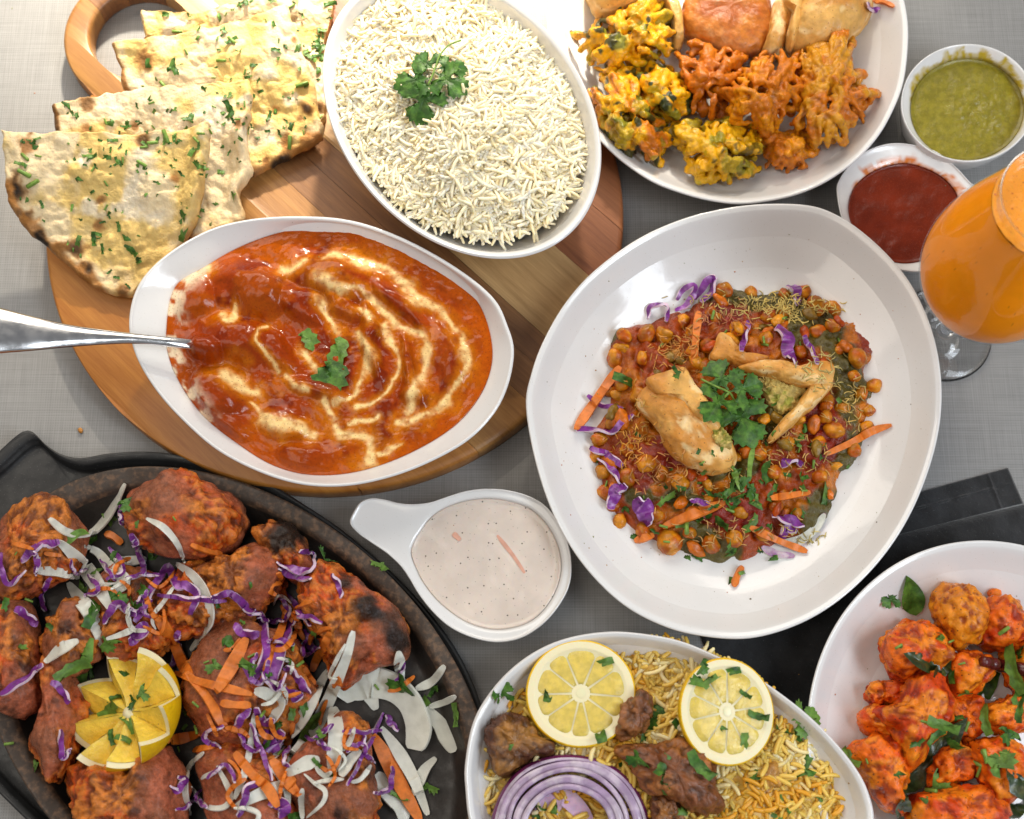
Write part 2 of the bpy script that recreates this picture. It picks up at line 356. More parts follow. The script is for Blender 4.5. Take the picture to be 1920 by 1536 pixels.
# dip dish with a spout handle
RA_OUT = [(655.6, 979), (664, 957.5), (676, 941), (695, 934), (719, 936), (748, 943), (776.6, 945), (808, 941), (843.6, 929), (875, 920), (911, 916), (951.5, 918.7), (994.6, 931), (1028, 953), (1057, 996), (1071, 1044), (1069, 1092), (1052, 1130), (1023, 1166), (987, 1192), (951.5, 1203), (915.5, 1203), (875, 1192), (839, 1173), (808, 1144), (784, 1113), (767, 1084.5), (750, 1060.5), (724, 1036.6), (695, 1017), (669, 998)]
RA_IN = [(772, 1024.6), (808, 972), (855.6, 945.5), (915.5, 936), (975.5, 947), (1014, 972), (1042.5, 1015), (1052, 1063), (1040, 1111), (1011.4, 1151.6), (975.5, 1173), (927.5, 1180), (879.6, 1168), (839, 1142), (808, 1111), (784, 1072.5)]
def spoutdish(name, label, out, inn, c, zr, zs, stain=None):
    f = lambda k, P=inn: [((x-c[0])*k+c[0], (y-c[1])*k+c[1]) for x, y in P]
    Q = crom(out, 260); Rw = W(Q[:, 0], Q[:, 1], zr)
    o = dish(name, label, 'dip dish', out, zr, [(f(.3), .002), (f(.70), .002), (f(.72), 0), (f(.78), 0), (f(.86), .006), (f(.97), zr*.55)] + [(.93, zr-.0055), (.985, zr-.003), (1., zr-.0008), (.995, zr), (.985, zr+.0002), (.965, zr-.0012)] + [(f(1.035), zs+.0026), (f(1.0), zs-.0004), (f(.9), zs-.012), (f(.5), zs-.017)], n=260, center=c, stain=stain)
    return o
spoutdish('dip_dish', 'white dip dish with flared handle holding pale speckled sauce below the curry bowl', RA_OUT, RA_IN, (912, 1060), .030, .025)
def ringstain(c, col, inn, z, wd, seed, side):
    def f(V, cols):
        p = proj(V); th = np.arctan2(p[:, 1]-c[1], p[:, 0]-c[0]); r = np.hypot(p[:, 0]-c[0], p[:, 1]-c[1])/ang_loop(inn, c, th)
        far = sm(-.35, .45, np.cos(th-side)); n = f2(p[:, 0], p[:, 1], .045, 3, seed)
        m = sm(.0, .05, (1+wd*far*(1+.75*n)+.012)-r)*(V[:, 2] < .99)*(V[:, 2] > z-.002)*(.65+.35*sm(-.3, .3, f2(p[:, 0], p[:, 1], .15, 2, seed+3)))
        return mixc(cols, col, np.clip(m, 0, 1))
    return f
RD_OUT = [(1569, 361), (1574, 335), (1596, 305), (1626, 281.5), (1669, 268.6), (1712, 271), (1755, 283.6), (1794, 314), (1824, 345), (1860, 362), (1888, 380), (1893, 415), (1868, 437), (1838, 446), (1810, 466), (1775, 496), (1735, 509), (1690, 507), (1648, 494), (1612, 466), (1582, 420)]
RD_IN = [(1591, 384), (1604, 350), (1639, 321), (1690, 307), (1734, 316), (1772, 338), (1796, 372), (1796, 415), (1778, 455), (1742, 484), (1695, 494), (1648, 482), (1612, 450), (1595, 416)]
spoutdish('dip_dish', 'white dip dish of dark red chutney beside the juice glass', RD_OUT, RD_IN, (1697, 398), .031, .0235, ringstain((1697, 398), (.55, .16, .03), RD_IN, .0235, .17, 4, -1.1))
GR_OUT = ell(1815, 193, 126, 111, 0); GR_IN = ell(1813, 206, 106, 95, 0)
f_ = lambda k: ell(1813, 206, 106*k, 95*k, 0)
dish('dip_bowl', 'white round bowl of green chutney at upper right', 'dip bowl', GR_OUT, .036, [(.3, .002), (.68, .002), (.70, 0), (.74, 0), (.80, .006), (.9, .016), (.97, .027), (.995, .033), (1, .0347), (.995, .036), (.98, .0362), (.955, .035), (ell(1813, 203, 108, 98, 0), .030), (GR_IN, .0245), (f_(.9), .012), (f_(.5), .008)], center=(1813, 202),
     stain=ringstain((1813, 203), (.45, .33, .03), ell(1813, 206, 106, 95, 0), .0245, .17, 9, -1.3))
# black platter set
PAN = ell(441, 1341, 548, 389, 42)
BASE = [(-120, 1010), (-95, 940), (-60, 895), (-10, 852), (25, 820), (45, 807), (62, 810), (82, 830), (112, 850), (150, 858), (200, 850), (262, 846), (312, 849), (375, 859), (430, 873), (490, 897), (570, 945), (650, 1000), (740, 1078), (815, 1160), (868, 1240), (905, 1330), (925, 1430), (915, 1530), (870, 1630), (780, 1710), (640, 1760), (480, 1740), (330, 1690), (190, 1630), (90, 1570), (20, 1510), (-60, 1420), (-120, 1300), (-145, 1150)]
BLACK = mat('black_moulded_plastic', (.018, .018, .018), .42, bump=((900, .00008),), specks=[(220, .05, (.10, .10, .10))], rvar=.1)
IRON = mat('seasoned_cast_iron', (.020, .016, .013), .46, bump=((500, .0002),), col2=(.045, .030, .021), c2=(.48, .8), c2s=38, rvar=.12)
IRIM = mat('worn_cast_iron_rim', (.045, .030, .021), .50, bump=((500, .0002),), col2=(.15, .085, .048), c2=(.42, .75), c2s=260, rvar=.1)
z = .016
dish('platter_base', 'black moulded underliner with tab handle beneath the sizzling platter', 'underliner', BASE, z, [(.3, .001), (.90, .001), (.955, .002), (.985, .008), (1, z-.002), (.996, z), (.985, z+.0004), (.965, z-.001), (.95, z-.004), (.9, z-.008), (.4, z-.009)], n=300, m=BLACK)
z = .034; PF = .017
L = np.array(dish_loops(PAN, z, [(.3, .0085), (.80, .0085), (.86, .011), (.94, .023), (.985, .031), (1, z-.001), (.997, z), (.985, z+.0003), (.935, z-.0015), (.915, z-.0035), (.885, PF+.006), (.85, PF+.001), (.78, PF), (.3, PF)], 260))
s_ = np.linspace(0, len(L)-1, (len(L)-1)*4+1); Dv = np.stack([_cr(L[:, j], s_) for j in range(260)], 1); R_ = len(s_)
V = np.concatenate([Dv.reshape(-1, 3), [Dv[0].mean(0)], [Dv[-1].mean(0)]]); F = gridfaces(R_, 260); a = len(V)-2
mi = [1 if 14 <= (i//260) < 37 else 0 for i in range(len(F))]
F += [[(j+1) % 260, j, a] for j in range(260)]+[[(R_-1)*260+j, (R_-1)*260+(j+1) % 260, a+1] for j in range(260)]; mi += [0]*520
solid('iron_platter', V, F, [IRON, IRIM], 'dark oval cast iron platter of tandoori meat with worn brown rim', 'platter', midx=mi)

# ------------------------------------------------------------------ napkin: hemmed band and folded body
NAP = mat('black_napkin_cotton', (.014, .0145, .016), .9, bump=((2200, .0003), (110, .0012)), var=.5, vscale=70, sheen=.5, specks=[(130, .02, (.2, .2, .2))])
nap = thing('napkin', 'folded black cloth napkin under the plates at right', 'napkin', loc=(.30, -.1, .0005))
def sheet(name, quad, z0, th, parent, m, nu=50, nv=26, wav=.0012, seed=0, hem=False):
    u, v = np.meshgrid(np.linspace(0, 1, nu), np.linspace(0, 1, nv)); q = np.asarray(quad, float)
    P = q[0]*((1-u)*(1-v))[..., None]+q[1]*(u*(1-v))[..., None]+q[2]*(u*v)[..., None]+q[3]*((1-u)*v)[..., None]
    zz = z0+th+wav*(f2(P[..., 0], P[..., 1], .012, 2, seed)*.5+.5); e = np.minimum(np.minimum(u, 1-u)*nu, np.minimum(v, 1-v)*nv)
    if hem: zz = zz+.0009*np.exp(-((v-.42)/.03)**2)*(u < .84)+.0010*np.exp(-((u-.84)/.012)**2)+.0007*(u > .84)+.0006*np.sin(u*40+3*v)*np.exp(-((v-.42)/.06)**2)
    zz = np.where(e < .5, z0, zz); T = W(P[..., 0], P[..., 1], zz).reshape(-1, 3)
    return solid(name, T, gridfaces(nv, nu, False), m, parent=parent)
sheet('lower_layer', [(1330, 1215), (1560, 1010), (1920, 942), (1980, 1100)][0:1]+[(1640, 1010), (1990, 928), (2050, 1290)]+[][:0], .0006, .0022, nap, NAP, 70, 40, seed=5) if False else None
sheet('hem_band', [(1640, 945), (1890, 877), (1919, 944), (1650, 1012)], .0004, .0016, nap, NAP, 130, 50, seed=2, hem=True)
sheet('folded_body', [(1630, 1014), (1990, 930), (2080, 1180), (1700, 1330)], .0005, .0030, nap, NAP, 70, 40, .0016, 5)
sheet('hem_band', [(1310, 1185), (1700, 1000), (1760, 1240), (1400, 1420)], .0005, .0022, nap, NAP, 70, 40, .0012, 8)
# ------------------------------------------------------------------ shapes for food
def field(name, poly, z0, zf, colf, m, nr=70, n=220, label=None, cat=None, group=None, parent=None, kind=None, center=None, skirt=.004, spow=1., **k):
    """A surface over a closed outline: zf(px,py,s) gives its height above z0, colf its own colours."""
    Q = crom(poly, n); c = np.array(center) if center is not None else Q.mean(0)
    s = np.linspace(0, 1, nr)[1:]**spow
    P = c+(Q[None]-c)*s[:, None, None]; SS = np.repeat(s[:, None], n, 1)
    z = z0+zf(P[..., 0], P[..., 1], SS); zz0 = np.broadcast_to(z0, P.shape[:2]) if np.isscalar(z0) else z0
    Wb = W(P[..., 0], P[..., 1], zz0); Wb = Wb.copy(); Wb[..., 2] = z
    cols = colf(P[..., 0], P[..., 1], SS) if colf else np.ones(P.shape[:2]+(3,))
    sk = Wb[-1].copy(); sk[:, 2] -= skirt; cz = Wb[0].mean(0)
    V = np.concatenate([Wb.reshape(-1, 3), sk, [cz]]); C = np.concatenate([cols.reshape(-1, 3), cols[-1], [cols[0].mean(0)]])
    F = gridfaces(nr, n, True); a = len(V)-1; F += [[(j+1) % n, j, a] for j in range(n)]
    return solid(name, V, F, m, label, cat, group, parent, kind, cols=C, **k)

def chunk(name, label, cat, poly, zb, h, m, colf, amp=.004, sc=45, fine=.0007, fsc=330, seed=0, group=None, n=120, nr=44, flat=2.4, tilt=(0, 0), parent=None, crag=0., low=.38, crust=False, **k):
    """A lump with the photographed outline: dome above, belly below, rough skin."""
    Q = crom(poly, n); zm = zb+h*low
    rim = W(Q[:, 0], Q[:, 1], zm); c = rim.mean(0)
    f_ = np.linspace(-math.pi/2, math.pi/2, nr); t = np.sign(f_)*np.abs(np.sin(f_))**(2/flat); r = np.abs(np.cos(f_))**(2/flat)
    zz = np.where(t > 0, zm+t*h*(1-low), zm+t*h*low)
    V = c[None, None]+(rim[None]-c)*r[:, None, None]; V[..., 2] = zz[:, None]+((V[..., 0]-c[0])*tilt[0]+(V[..., 1]-c[1])*tilt[1])*(t[:, None] > -.5)
    V = V[1:-1]; nr2 = nr-2
    d = V-np.array([c[0], c[1], zm]); dn = d/np.maximum(np.linalg.norm(d, axis=-1, keepdims=True), 1e-9)
    b1 = fbm(V+seed*3.17, sc, 3, seed); b2 = fbm(V+seed*1.3, fsc, 3, seed+5)
    if crust: cm = sm(-.15, .35, fbm(V, 34, 3, seed+70)); b2 = b2*(.25+1.9*cm)
    rid = 1-np.abs(fbm(V+seed, sc*2.2, 3, seed+9))*2
    V = V+dn*(amp*b1+fine*b2+crag*rid)[..., None]; V[..., 2] = np.maximum(V[..., 2], zb-.003)
    cols = colf(V, b1, b2, rid)
    top = V[-1].mean(0); bot = V[0].mean(0)
    A = np.concatenate([V.reshape(-1, 3), [bot], [top]]); C = np.concatenate([cols.reshape(-1, 3), [cols[0].mean(0)], [cols[-1].mean(0)]])
    F = gridfaces(nr2, n, True, flip=False); o = (nr2-1)*n; a = len(A)-2
    F += [[(j+1) % n, j, a] for j in range(n)]+[[o+j, o+(j+1) % n, a+1] for j in range(n)]
    return solid(name, A, F, m, label, cat, group, parent, cols=C, **k)

def frame(P, up=(0, 0, 1)):
    T = np.gradient(P, axis=0); T /= np.maximum(np.linalg.norm(T, axis=1, keepdims=True), 1e-9)
    Sd = np.cross(T, np.asarray(up, float)); Sd /= np.maximum(np.linalg.norm(Sd, axis=1, keepdims=True), 1e-9)
    return T, Sd, np.cross(Sd, T)
def ribbon_geo(P, wd, th, roll, cup=0.):
    T, Sd, Nn = frame(P); c, s = np.cos(roll)[:, None], np.sin(roll)[:, None]
    A = Sd*c+Nn*s; B = -Sd*s+Nn*c; wd = wd[:, None]/2; th = th[:, None]/2
    k = [(-1, -1), (0, -1), (1, -1), (1, 1), (0, 1), (-1, 1)]
    V = np.stack([P+A*wd*x+B*(th*y-(cup*wd*(1-abs(x)))) for x, y in k], 1)
    n = len(P); F = gridfaces(n, 6, True); mi = [1 if (i % 6) in (2, 5) else 0 for i in range(len(F))]
    F += [[0, 5, 4, 3, 2, 1], [(n-1)*6+j for j in range(6)]]; mi += [1, 1]
    return V.reshape(-1, 3), F, mi
def lay(path, lift=.001, n=40, sag=True):
    """A path dropped on to whatever lies under each of its pixels."""
    q = crom(path, n, False)[:, :2]; H = np.array([hit(*p)[0] for p in q]); z = H[:, 2].copy()
    e = np.convolve(np.pad(z, 6, 'edge'), np.ones(13)/13, 'valid'); z = np.maximum(.45*z+.55*e, z*.75+e*.25)+lift
    return W(q[:, 0], q[:, 1], z)
def strip(name, label, cat, path, wpx, th, mats, group=None, lift=.0012, roll=0., wave=0., wfreq=3., taper=.5, n=40, cup=0., zwave=0., end=.25, seed=0, jag=0.):
    P = lay(path, lift, n); t = np.linspace(0, 1, n); mm = wpx*.00036
    prof = np.minimum(1, np.minimum(t, 1-t)/max(end, 1e-3)); wd = mm*(taper+(1-taper)*np.sqrt(prof)); wd *= 1+.12*np.sin(t*7+seed)
    rl = roll+wave*np.sin(t*wfreq*2*math.pi+seed*1.7); P = P.copy(); P[:, 2] += zwave*np.sin(t*wfreq*2*math.pi+seed)*.5+zwave*.5
    if jag: T, Sd, _ = frame(P); P = P+Sd*(jag*np.sin(t*wfreq*4*math.pi+seed*2))[:, None]
    thk = np.full(n, th)*(.55+.45*prof)
    V, F, mi = ribbon_geo(P, np.maximum(wd, .0006), thk, rl, cup)
    return solid(name, V, F, mats, label, cat, group, midx=mi, sharp=.8)

# --- leaves
HALF = [(.015, 0), (.03, .13), (.10, .20), (.22, .14), (.27, .07), (.36, .12), (.44, .08), (.46, .17), (.56, .19), (.51, .27), (.60, .34), (.50, .38), (.50, .47), (.40, .43), (.30, .41), (.19, .39), (.11, .43), (.14, .54), (.25, .57), (.27, .64), (.37, .67), (.32, .75), (.36, .83), (.26, .83), (.22, .92), (.13, .89), (.08, .97), (0, 1.0)]
LEAFP = np.array(HALF+[(-x*.95, y*.985) for x, y in HALF[::-1][1:]])
LEAF = mat('cilantro_leaf', (.035, .105, .012), .42, sss=0, bump=((700, .0003),), var=.4, vscale=220, col2=(.075, .17, .022), c2=(.45, .62), c2s=160, spec=.4)
LEAFL = mat('cilantro_leaf_light', (.10, .20, .03), .45, bump=((700, .0003),), var=.35, vscale=220, spec=.4)
STEM = mat('herb_stem', (.16, .27, .045), .4, var=.25, vscale=300, spec=.4)
CLEAF = mat('fried_curry_leaf', (.022, .04, .010), .28, bump=((500, .0004),), var=.5, vscale=150, col2=(.07, .075, .015), c2=(.5, .66), c2s=130, coat=.3)
def leaf_geo(outline, cen, curl=.12, fold=.1, twist=0., seed=0, rows=5):
    O = np.asarray(outline, float); c = np.asarray(cen, float); s = np.linspace(0, 1, rows)[1:]
    P = np.concatenate([[c]]+[c+(O-c)*q for q in s]); x, y = P[:, 0], P[:, 1]
    z = -curl*((y-.4)**2)*1.3-curl*.8*x*x+fold*np.abs(x)+twist*x*(y-.4)+.035*fbm(np.stack([x, y, 0*x], 1), 5, 2, seed)
    z = z-.022*np.exp(-(x/.02)**2)
    n = len(O); F = [[0, 1+j, 1+(j+1) % n] for j in range(n)]
    for r in range(rows-2): F += [[1+r*n+j, 1+(r+1)*n+j, 1+(r+1)*n+(j+1) % n, 1+r*n+(j+1) % n] for j in range(n)]
    return np.stack([x, y, z], 1), F
def tooth(O, seed, a=.04):
    r = np.random.default_rng(seed); return np.asarray(O)+r.normal(0, a, (len(O), 2))
BITS = []
def make_bits():
    for i in range(9):
        r = np.random.default_rng(40+i)
        if i < 4:   # torn piece of leaf
            k0 = r.integers(0, len(LEAFP)); k = [(k0+j) % len(LEAFP) for j in range(r.integers(13, 22))]
            O = LEAFP[k]; O = np.concatenate([O, [O.mean(0)*.4+np.array([0, .4])*.6+r.normal(0, .06, 2)]])
        elif i < 7: # cut ribbon of leaf
            y = np.linspace(-.5, .5, 8); O = np.concatenate([np.stack([.12+.07*r.random(8), y], 1), np.stack([-.12-.07*r.random(8), -y], 1)]); O[:, 0] += .15*O[:, 1]**2
        else: O = LEAFP.copy()
        O = O-O.mean(0); O /= np.abs(O).max()*1.3
        V, F = leaf_geo(tooth(O, i, .02), (0, 0), r.uniform(-.3, .6), r.uniform(-.4, .5), r.uniform(-.7, .7), i, 4)
        for mm in (LEAF, LEAFL):
            BITS.append(mkmesh('cilantro_leaf', V*.85, F, mm))
    # stem slice
    t = np.linspace(0, 2*math.pi, 8, endpoint=False)
    rows = [np.stack([np.full(8, x), rr*np.cos(t), rr*np.sin(t)], 1) for x, rr in ((-.5, .07), (-.5, .14), (-.47, .16), (.47, .15), (.5, .13), (.5, .06))]
    BITS.append(mkmesh('herb_stem', np.concatenate(rows), gridfaces(6, 8)+[list(range(8))[::-1], [40+j for j in range(8)]], STEM))
make_bits()
def place(data, name, px, py, size, rot=None, parent=None, lift=.0004, tiltmax=.45, label=None, cat=None, group=None, r=None):
    r = r or RNG; p, n = hit(px, py)
    n = (n*.75+Vector((r.normal(0, tiltmax*.3), r.normal(0, tiltmax*.3), .25))).normalized()
    q = n.to_track_quat('Z', 'Y').to_matrix() @ Matrix.Rotation(r.uniform(0, 6.28) if rot is None else rot, 3, 'Z')
    o = link(name, data, parent); M = Matrix.Translation(p+n*(lift+size*.00036*.10)) @ q.to_4x4() @ Matrix.Diagonal((size*.00036,)*3+(1,))
    if parent: M = Matrix.Translation(-Vector(parent.location)) @ M
    o.matrix_basis = M
    return tag(o, label, cat, group)
def herb(px, py, size=22, kind=None, parent=None, label=None, group=None, rot=None, name='cilantro_piece', light=.25):
    if kind == 's': d = BITS[-1]; nm = 'herb_stem_slice' if not parent else 'herb_flake'
    else:
        k = RNG.integers(0, 7) if kind is None else {'l': RNG.integers(7, 9), 't': RNG.integers(0, 4), 'r': RNG.integers(4, 7)}[kind]
        d = BITS[2*k+(1 if RNG.random() < light else 0)]; nm = name if not parent else 'herb_flake'
    cat = None if parent else ('herb' if kind != 's' else 'herb')
    return place(d, nm, px, py, size, rot, parent, label=label, cat=cat, group=group)
def sprig(name, label, leaves, stems, cat='herb sprig', m=None, group=None, lift=.004, sw=.0013):
    """leaves: (base px, tip px, width factor, roll); stems: px paths."""
    p0, _ = hit(*leaves[0][0]); root = thing(name, label, cat, group, loc=tuple(p0))
    for i, (b, t, wf, tw) in enumerate(leaves):
        B, nb = hit(*b); Tt, nt_ = hit(*t); B = W(*b, B.z+lift); Tt = W(*t, Tt.z+lift*.5+.001)
        y = Tt-B; l = np.linalg.norm(y); y /= l; x = np.cross(y, (0, 0, 1)); x /= np.linalg.norm(x); zz = np.cross(x, y)
        V, F = leaf_geo(tooth(LEAFP, 90+i, .008), (0, .36), .10+.05*i, .10, tw, i+3, 8)
        V = B+(V[:, :1]*wf*x+V[:, 1:2]*y+V[:, 2:]*zz*.8)*l
        solid('leaf', V, F, m or LEAF, parent=root, r=False)
    for s in stems:
        P = lay(s, lift, 24); tube(root, 'stem', P, np.full(24, sw/2), STEM)
    return root
def tube(parent, name, P, rad, m, k=8, label=None, cat=None, group=None, r=False, cols=None):
    T, Sd, Nn = frame(P); a = np.linspace(0, 2*math.pi, k, endpoint=False)
    V = P[:, None]+rad[:, None, None]*(np.cos(a)[None, :, None]*Sd[:, None]+np.sin(a)[None, :, None]*Nn[:, None])
    n = len(P); F = gridfaces(n, k)+[list(range(k))[::-1], [(n-1)*k+j for j in range(k)]]
    return solid(name, V.reshape(-1, 3), F, m, label, cat, group, parent, r=r)

# --- rice grains
def grain_tpl(l, rad, bend, seg=6, k=6):
    t = np.linspace(0, 1, seg); ang = (t-.5)*bend; R = l/max(bend, 1e-3)
    x = R*np.sin(ang); y = R*(1-np.cos(ang)); rr = rad*np.array([.72, 1., 1.04, 1, .98, .70]) if seg == 6 else rad*np.sin(np.pi*(.12+.76*t))
    T = np.stack([np.cos(ang), np.sin(ang), 0*t], 1); Nn = np.stack([-np.sin(ang), np.cos(ang), 0*t], 1); a = np.linspace(0, 2*math.pi, k, endpoint=False)
    P = np.stack([x, y, 0*t], 1)
    V = P[:, None]+rr[:, None, None]*(np.cos(a)[None, :, None]*Nn[:, None]+np.sin(a)[None, :, None]*np.array([0, 0, .85]))
    V = np.concatenate([V.reshape(-1, 3), [P[0]-T[0]*rad*.45], [P[-1]+T[-1]*rad*.45]])
    F = gridfaces(seg, k); q = len(V)-2; F += [[(j+1) % k, j, q] for j in range(k)]+[[(seg-1)*k+j, (seg-1)*k+(j+1) % k, q+1] for j in range(k)]
    return V, F
def rotm(yaw, pitch, roll):
    cy, sy, cp, sp_, cr, sr = np.cos(yaw), np.sin(yaw), np.cos(pitch), np.sin(pitch), np.cos(roll), np.sin(roll); o = 0*yaw; e = o+1
    Rz = np.stack([np.stack([cy, -sy, o], -1), np.stack([sy, cy, o], -1), np.stack([o, o, e], -1)], -2)
    Ry = np.stack([np.stack([cp, o, sp_], -1), np.stack([o, e, o], -1), np.stack([-sp_, o, cp], -1)], -2)
    Rx = np.stack([np.stack([e, o, o], -1), np.stack([o, cr, -sr], -1), np.stack([o, sr, cr], -1)], -2)
    return Rz @ Ry @ Rx
def rice(name, label, poly, z0, zf, m, palette, ncount, center=None, ntop=300, lmm=(9, 12), rmm=1.12, bedcol=(.5, .4, .25), seed=3, ampz=.004, smax=.99, reject=None):
    r = np.random.default_rng(seed); Q = crom(poly, 360); c = np.array(center) if center is not None else Q.mean(0)
    root = thing(name, label, 'rice', loc=tuple(W(*c, z0)))
    field('rice_bed', [tuple(c+(np.array(p)-c)*.955) for p in poly], z0, lambda x, y, s: zf(x, y, s)-.0017+.0010*f2(x, y, .07, 2, 3), lambda x, y, s: np.ones(x.shape+(3,))*bedcol, m, 50, 160, parent=root, center=c, skirt=.01)
    VAR = [grain_tpl(l*.001, rmm*.001*rr, b) for l, rr, b in ((lmm[0], 1, .5), (lmm[1], .95, .9), (lmm[0]*.9, 1.05, .2), (lmm[1]*.95, .9, 1.5), (lmm[0]*.8, 1, .8), (lmm[1]*.85, .95, 1.2))]
    def samples(n, lay_):
        th = r.uniform(-math.pi, math.pi, n); s = np.sqrt(r.uniform(0, smax**2, n)); d = ang_loop(Q[::6], c, th)*s
        x = c[0]+d*np.cos(th); y = c[1]+d*np.sin(th)
        if reject is not None: k = ~reject(x, y); x, y, s = x[k], y[k], s[k]
        P0 = W(x, y, z0); P = P0.copy(); P[:, 2] = z0+zf(x, y, s)+lay_+r.normal(0, .0008, len(x))
        yaw = r.uniform(0, 6.28, len(x)); pitch = r.normal(0, .22, len(x)); roll = r.normal(0, .45, len(x))+math.pi*(r.random(len(x)) < .5)
        edge = sm(.9, 1, s); pitch *= (1-.4*edge)
        return P, rotm(yaw, pitch, roll), x, y, s
    AV, AF, AC = [], [], []; off = 0
    for i, (vt, ft) in enumerate(VAR):
        P, R, x, y, s = samples(ncount//6, r.uniform(-.0026, .0004))
        P[:, 2] += r.uniform(-.0026, .0006, len(P))
        V = np.einsum('gij,vj->gvi', R, vt)+P[:, None]; ci = palette(x, y, r); nv = len(vt); q = max(len(f) for f in ft)
        AV.append(V.reshape(-1, 3)); AC.append(np.repeat(ci, nv, 0))
        fq = [f for f in ft if len(f) == 4]; f3 = [f for f in ft if len(f) == 3]; o = off+np.arange(len(P))*nv
        AF += (np.array(fq)[None]+o[:, None, None]).reshape(-1, 4).tolist()+(np.array(f3)[None]+o[:, None, None]).reshape(-1, 3).tolist(); off += len(P)*nv
    solid('rice_grains', np.concatenate(AV), AF, m, parent=root, kind='stuff', cols=np.concatenate(AC), r=False)
    bt = np.array(root.location)
    meshes = []
    P, R, x, y, s = samples(ntop, .0012); ci = palette(x, y, r)
    pal = [palette(np.array([x[k]]), np.array([y[k]]), r)[0] for k in r.integers(0, len(x), 5)]
    for k, (vt, ft) in enumerate(VAR):
        for cc in pal: meshes.append((mkmesh('rice_grain', vt, ft, m, cols=np.ones((len(vt), 3))*cc), np.array(cc)))
    for g in range(len(P)):
        near = sorted(range(5), key=lambda k: np.abs(pal[k]-ci[g]).sum())[0]
        o = link('rice_grain', meshes[r.integers(0, 6)*5+near][0], root)
        M = np.eye(4); M[:3, :3] = R[g]; M[:3, 3] = P[g]-bt; o.matrix_basis = Matrix(M.tolist())
    return root
# ------------------------------------------------------------------ plain rice
RICE = mat('cooked_rice', None, .38, sss=.4, srad=(1, .75, .4), ssc=.004, spec=.5)
RI = ell(860, 204, 268, 199, 48)
def ricez(x, y, s): return .016*(1-s**2.2)+.0040*f2(x, y, .013, 3, 2)*sm(1, .8, s)+.006*np.exp(-((x-880)**2+(y-300)**2)/4000)-.001
def ricepal(x, y, r): k = r.random(len(x))[:, None]; return np.array([.89, .74, .45])*(1-k)+np.array([.95, .88, .69])*k
rice('plain_rice', 'mound of plain white long grain rice in the oval bowl at top centre', RI, ZR-.0105, ricez, RICE, ricepal, 5800, bedcol=(.88, .75, .48), lmm=(13, 19.5), rmm=1.26)
k_ = .32558; g = lambda x, y: (x*k_+600, y*k_)
sprig('cilantro_sprig', 'green cilantro sprig with lobed leaves lying on the plain rice', [(g(655, 395), g(545, 318), .95, .3), (g(668, 392), g(855, 395), .85, -.3), (g(640, 440), g(415, 500), .9, .2), (g(662, 410), g(850, 540), .95, .3), (g(622, 480), g(560, 730), 1.0, -.2)],
      [[g(812, 232), g(740, 262), g(690, 320), g(668, 380), g(645, 440), g(622, 490)]], lift=.0135)

# ------------------------------------------------------------------ curry
zb = lambda pts: zt(pts, .390625, 230, 390)
def pdist(x, y, path):
    P = crom(path, 60, False); d = np.full(np.shape(x), 1e9); 
    for p in P: d = np.minimum(d, (x-p[0])**2+(y-p[1])**2)
    return np.sqrt(d)
CREAM = [(zb(q), w_) for q, w_ in (
    ([(1000, 235), (1180, 275), (1360, 370), (1500, 480), (1590, 570), (1630, 700), (1640, 790), (1600, 890), (1480, 970), (1330, 1020)], 13),
    ([(960, 350), (1090, 395), (1220, 470), (1330, 560), (1430, 620), (1460, 730), (1430, 850), (1370, 960)], 11),
    ([(970, 470), (1010, 540), (1020, 590)], 13), ([(1120, 600), (1180, 700), (1170, 800), (1110, 900), (1020, 950)], 9),
    ([(1250, 560), (1300, 680), (1300, 800), (1240, 920), (1130, 960)], 9), ([(970, 950), (1010, 1010), (1050, 1080), (1180, 1090), (1210, 1160), (1200, 1230)], 15),
    ([(510, 830), (590, 880), (650, 900)], 17), ([(610, 960), (680, 1020), (790, 1060), (930, 1080)], 11), ([(860, 690), (900, 760), (960, 830)], 8),
    ([(770, 290), (830, 300), (900, 250)], 9), ([(700, 590), (660, 650), (690, 740), (740, 800)], 7), ([(1130, 480), (1170, 530)], 10),
    ([(560, 470), (530, 560), (480, 520)], 7), ([(780, 820), (850, 880), (900, 900)], 6), ([(1250, 1180), (1350, 1130)], 6), ([(1240, 1010), (1100, 1030)], 7), ([(330, 330), (420, 290)], 8))]
LUMP = [(*zb([(x, y)])[0], a, b_, h, rot) for x, y, a, b_, h, rot in ((640, 400, 62, 44, .0085, 30), (1000, 345, 70, 34, .0065, 15), (560, 640, 60, 36, .0075, 20), (440, 900, 48, 48, .008, -20), (730, 690, 40, 26, .005, 40), (850, 460, 50, 30, .005, 30), (780, 1040, 42, 26, .004, 10),
        (1060, 470, 40, 16, .004, 35), (1200, 640, 14, 60, .0045, -12), (1380, 800, 14, 58, .0045, -16), (1330, 470, 70, 16, .004, 38), (950, 880, 60, 16, .0035, 25), (1560, 700, 30, 50, .0035, -30), (890, 1200, 50, 24, .003, 0), (500, 1050, 46, 30, .004, 40), (350, 430, 30, 46, .004, 40), (424, 674, 30, 24, .0105, 0))]
def curz(x, y, s):
    z = np.zeros_like(x); wx = x+9*f2(x, y, .02, 2, 1); wy = y+9*f2(x, y, .02, 2, 2)
    for lx, ly, a, b_, h, rot in LUMP:
        c, q = math.cos(math.radians(rot)), math.sin(math.radians(rot)); u = (wx-lx)*c+(wy-ly)*q; v = -(wx-lx)*q+(wy-ly)*c
        e = (u/a)**2+(v/b_)**2; z = np.maximum(z, h*np.exp(-e**1.9*.8))
    left = sm(470, 360, x)
    return (z+.0006*f2(x, y, .02, 3, 8)+.0002*f2(x, y, .11, 2, 9))*sm(1, .93, s)+.0002
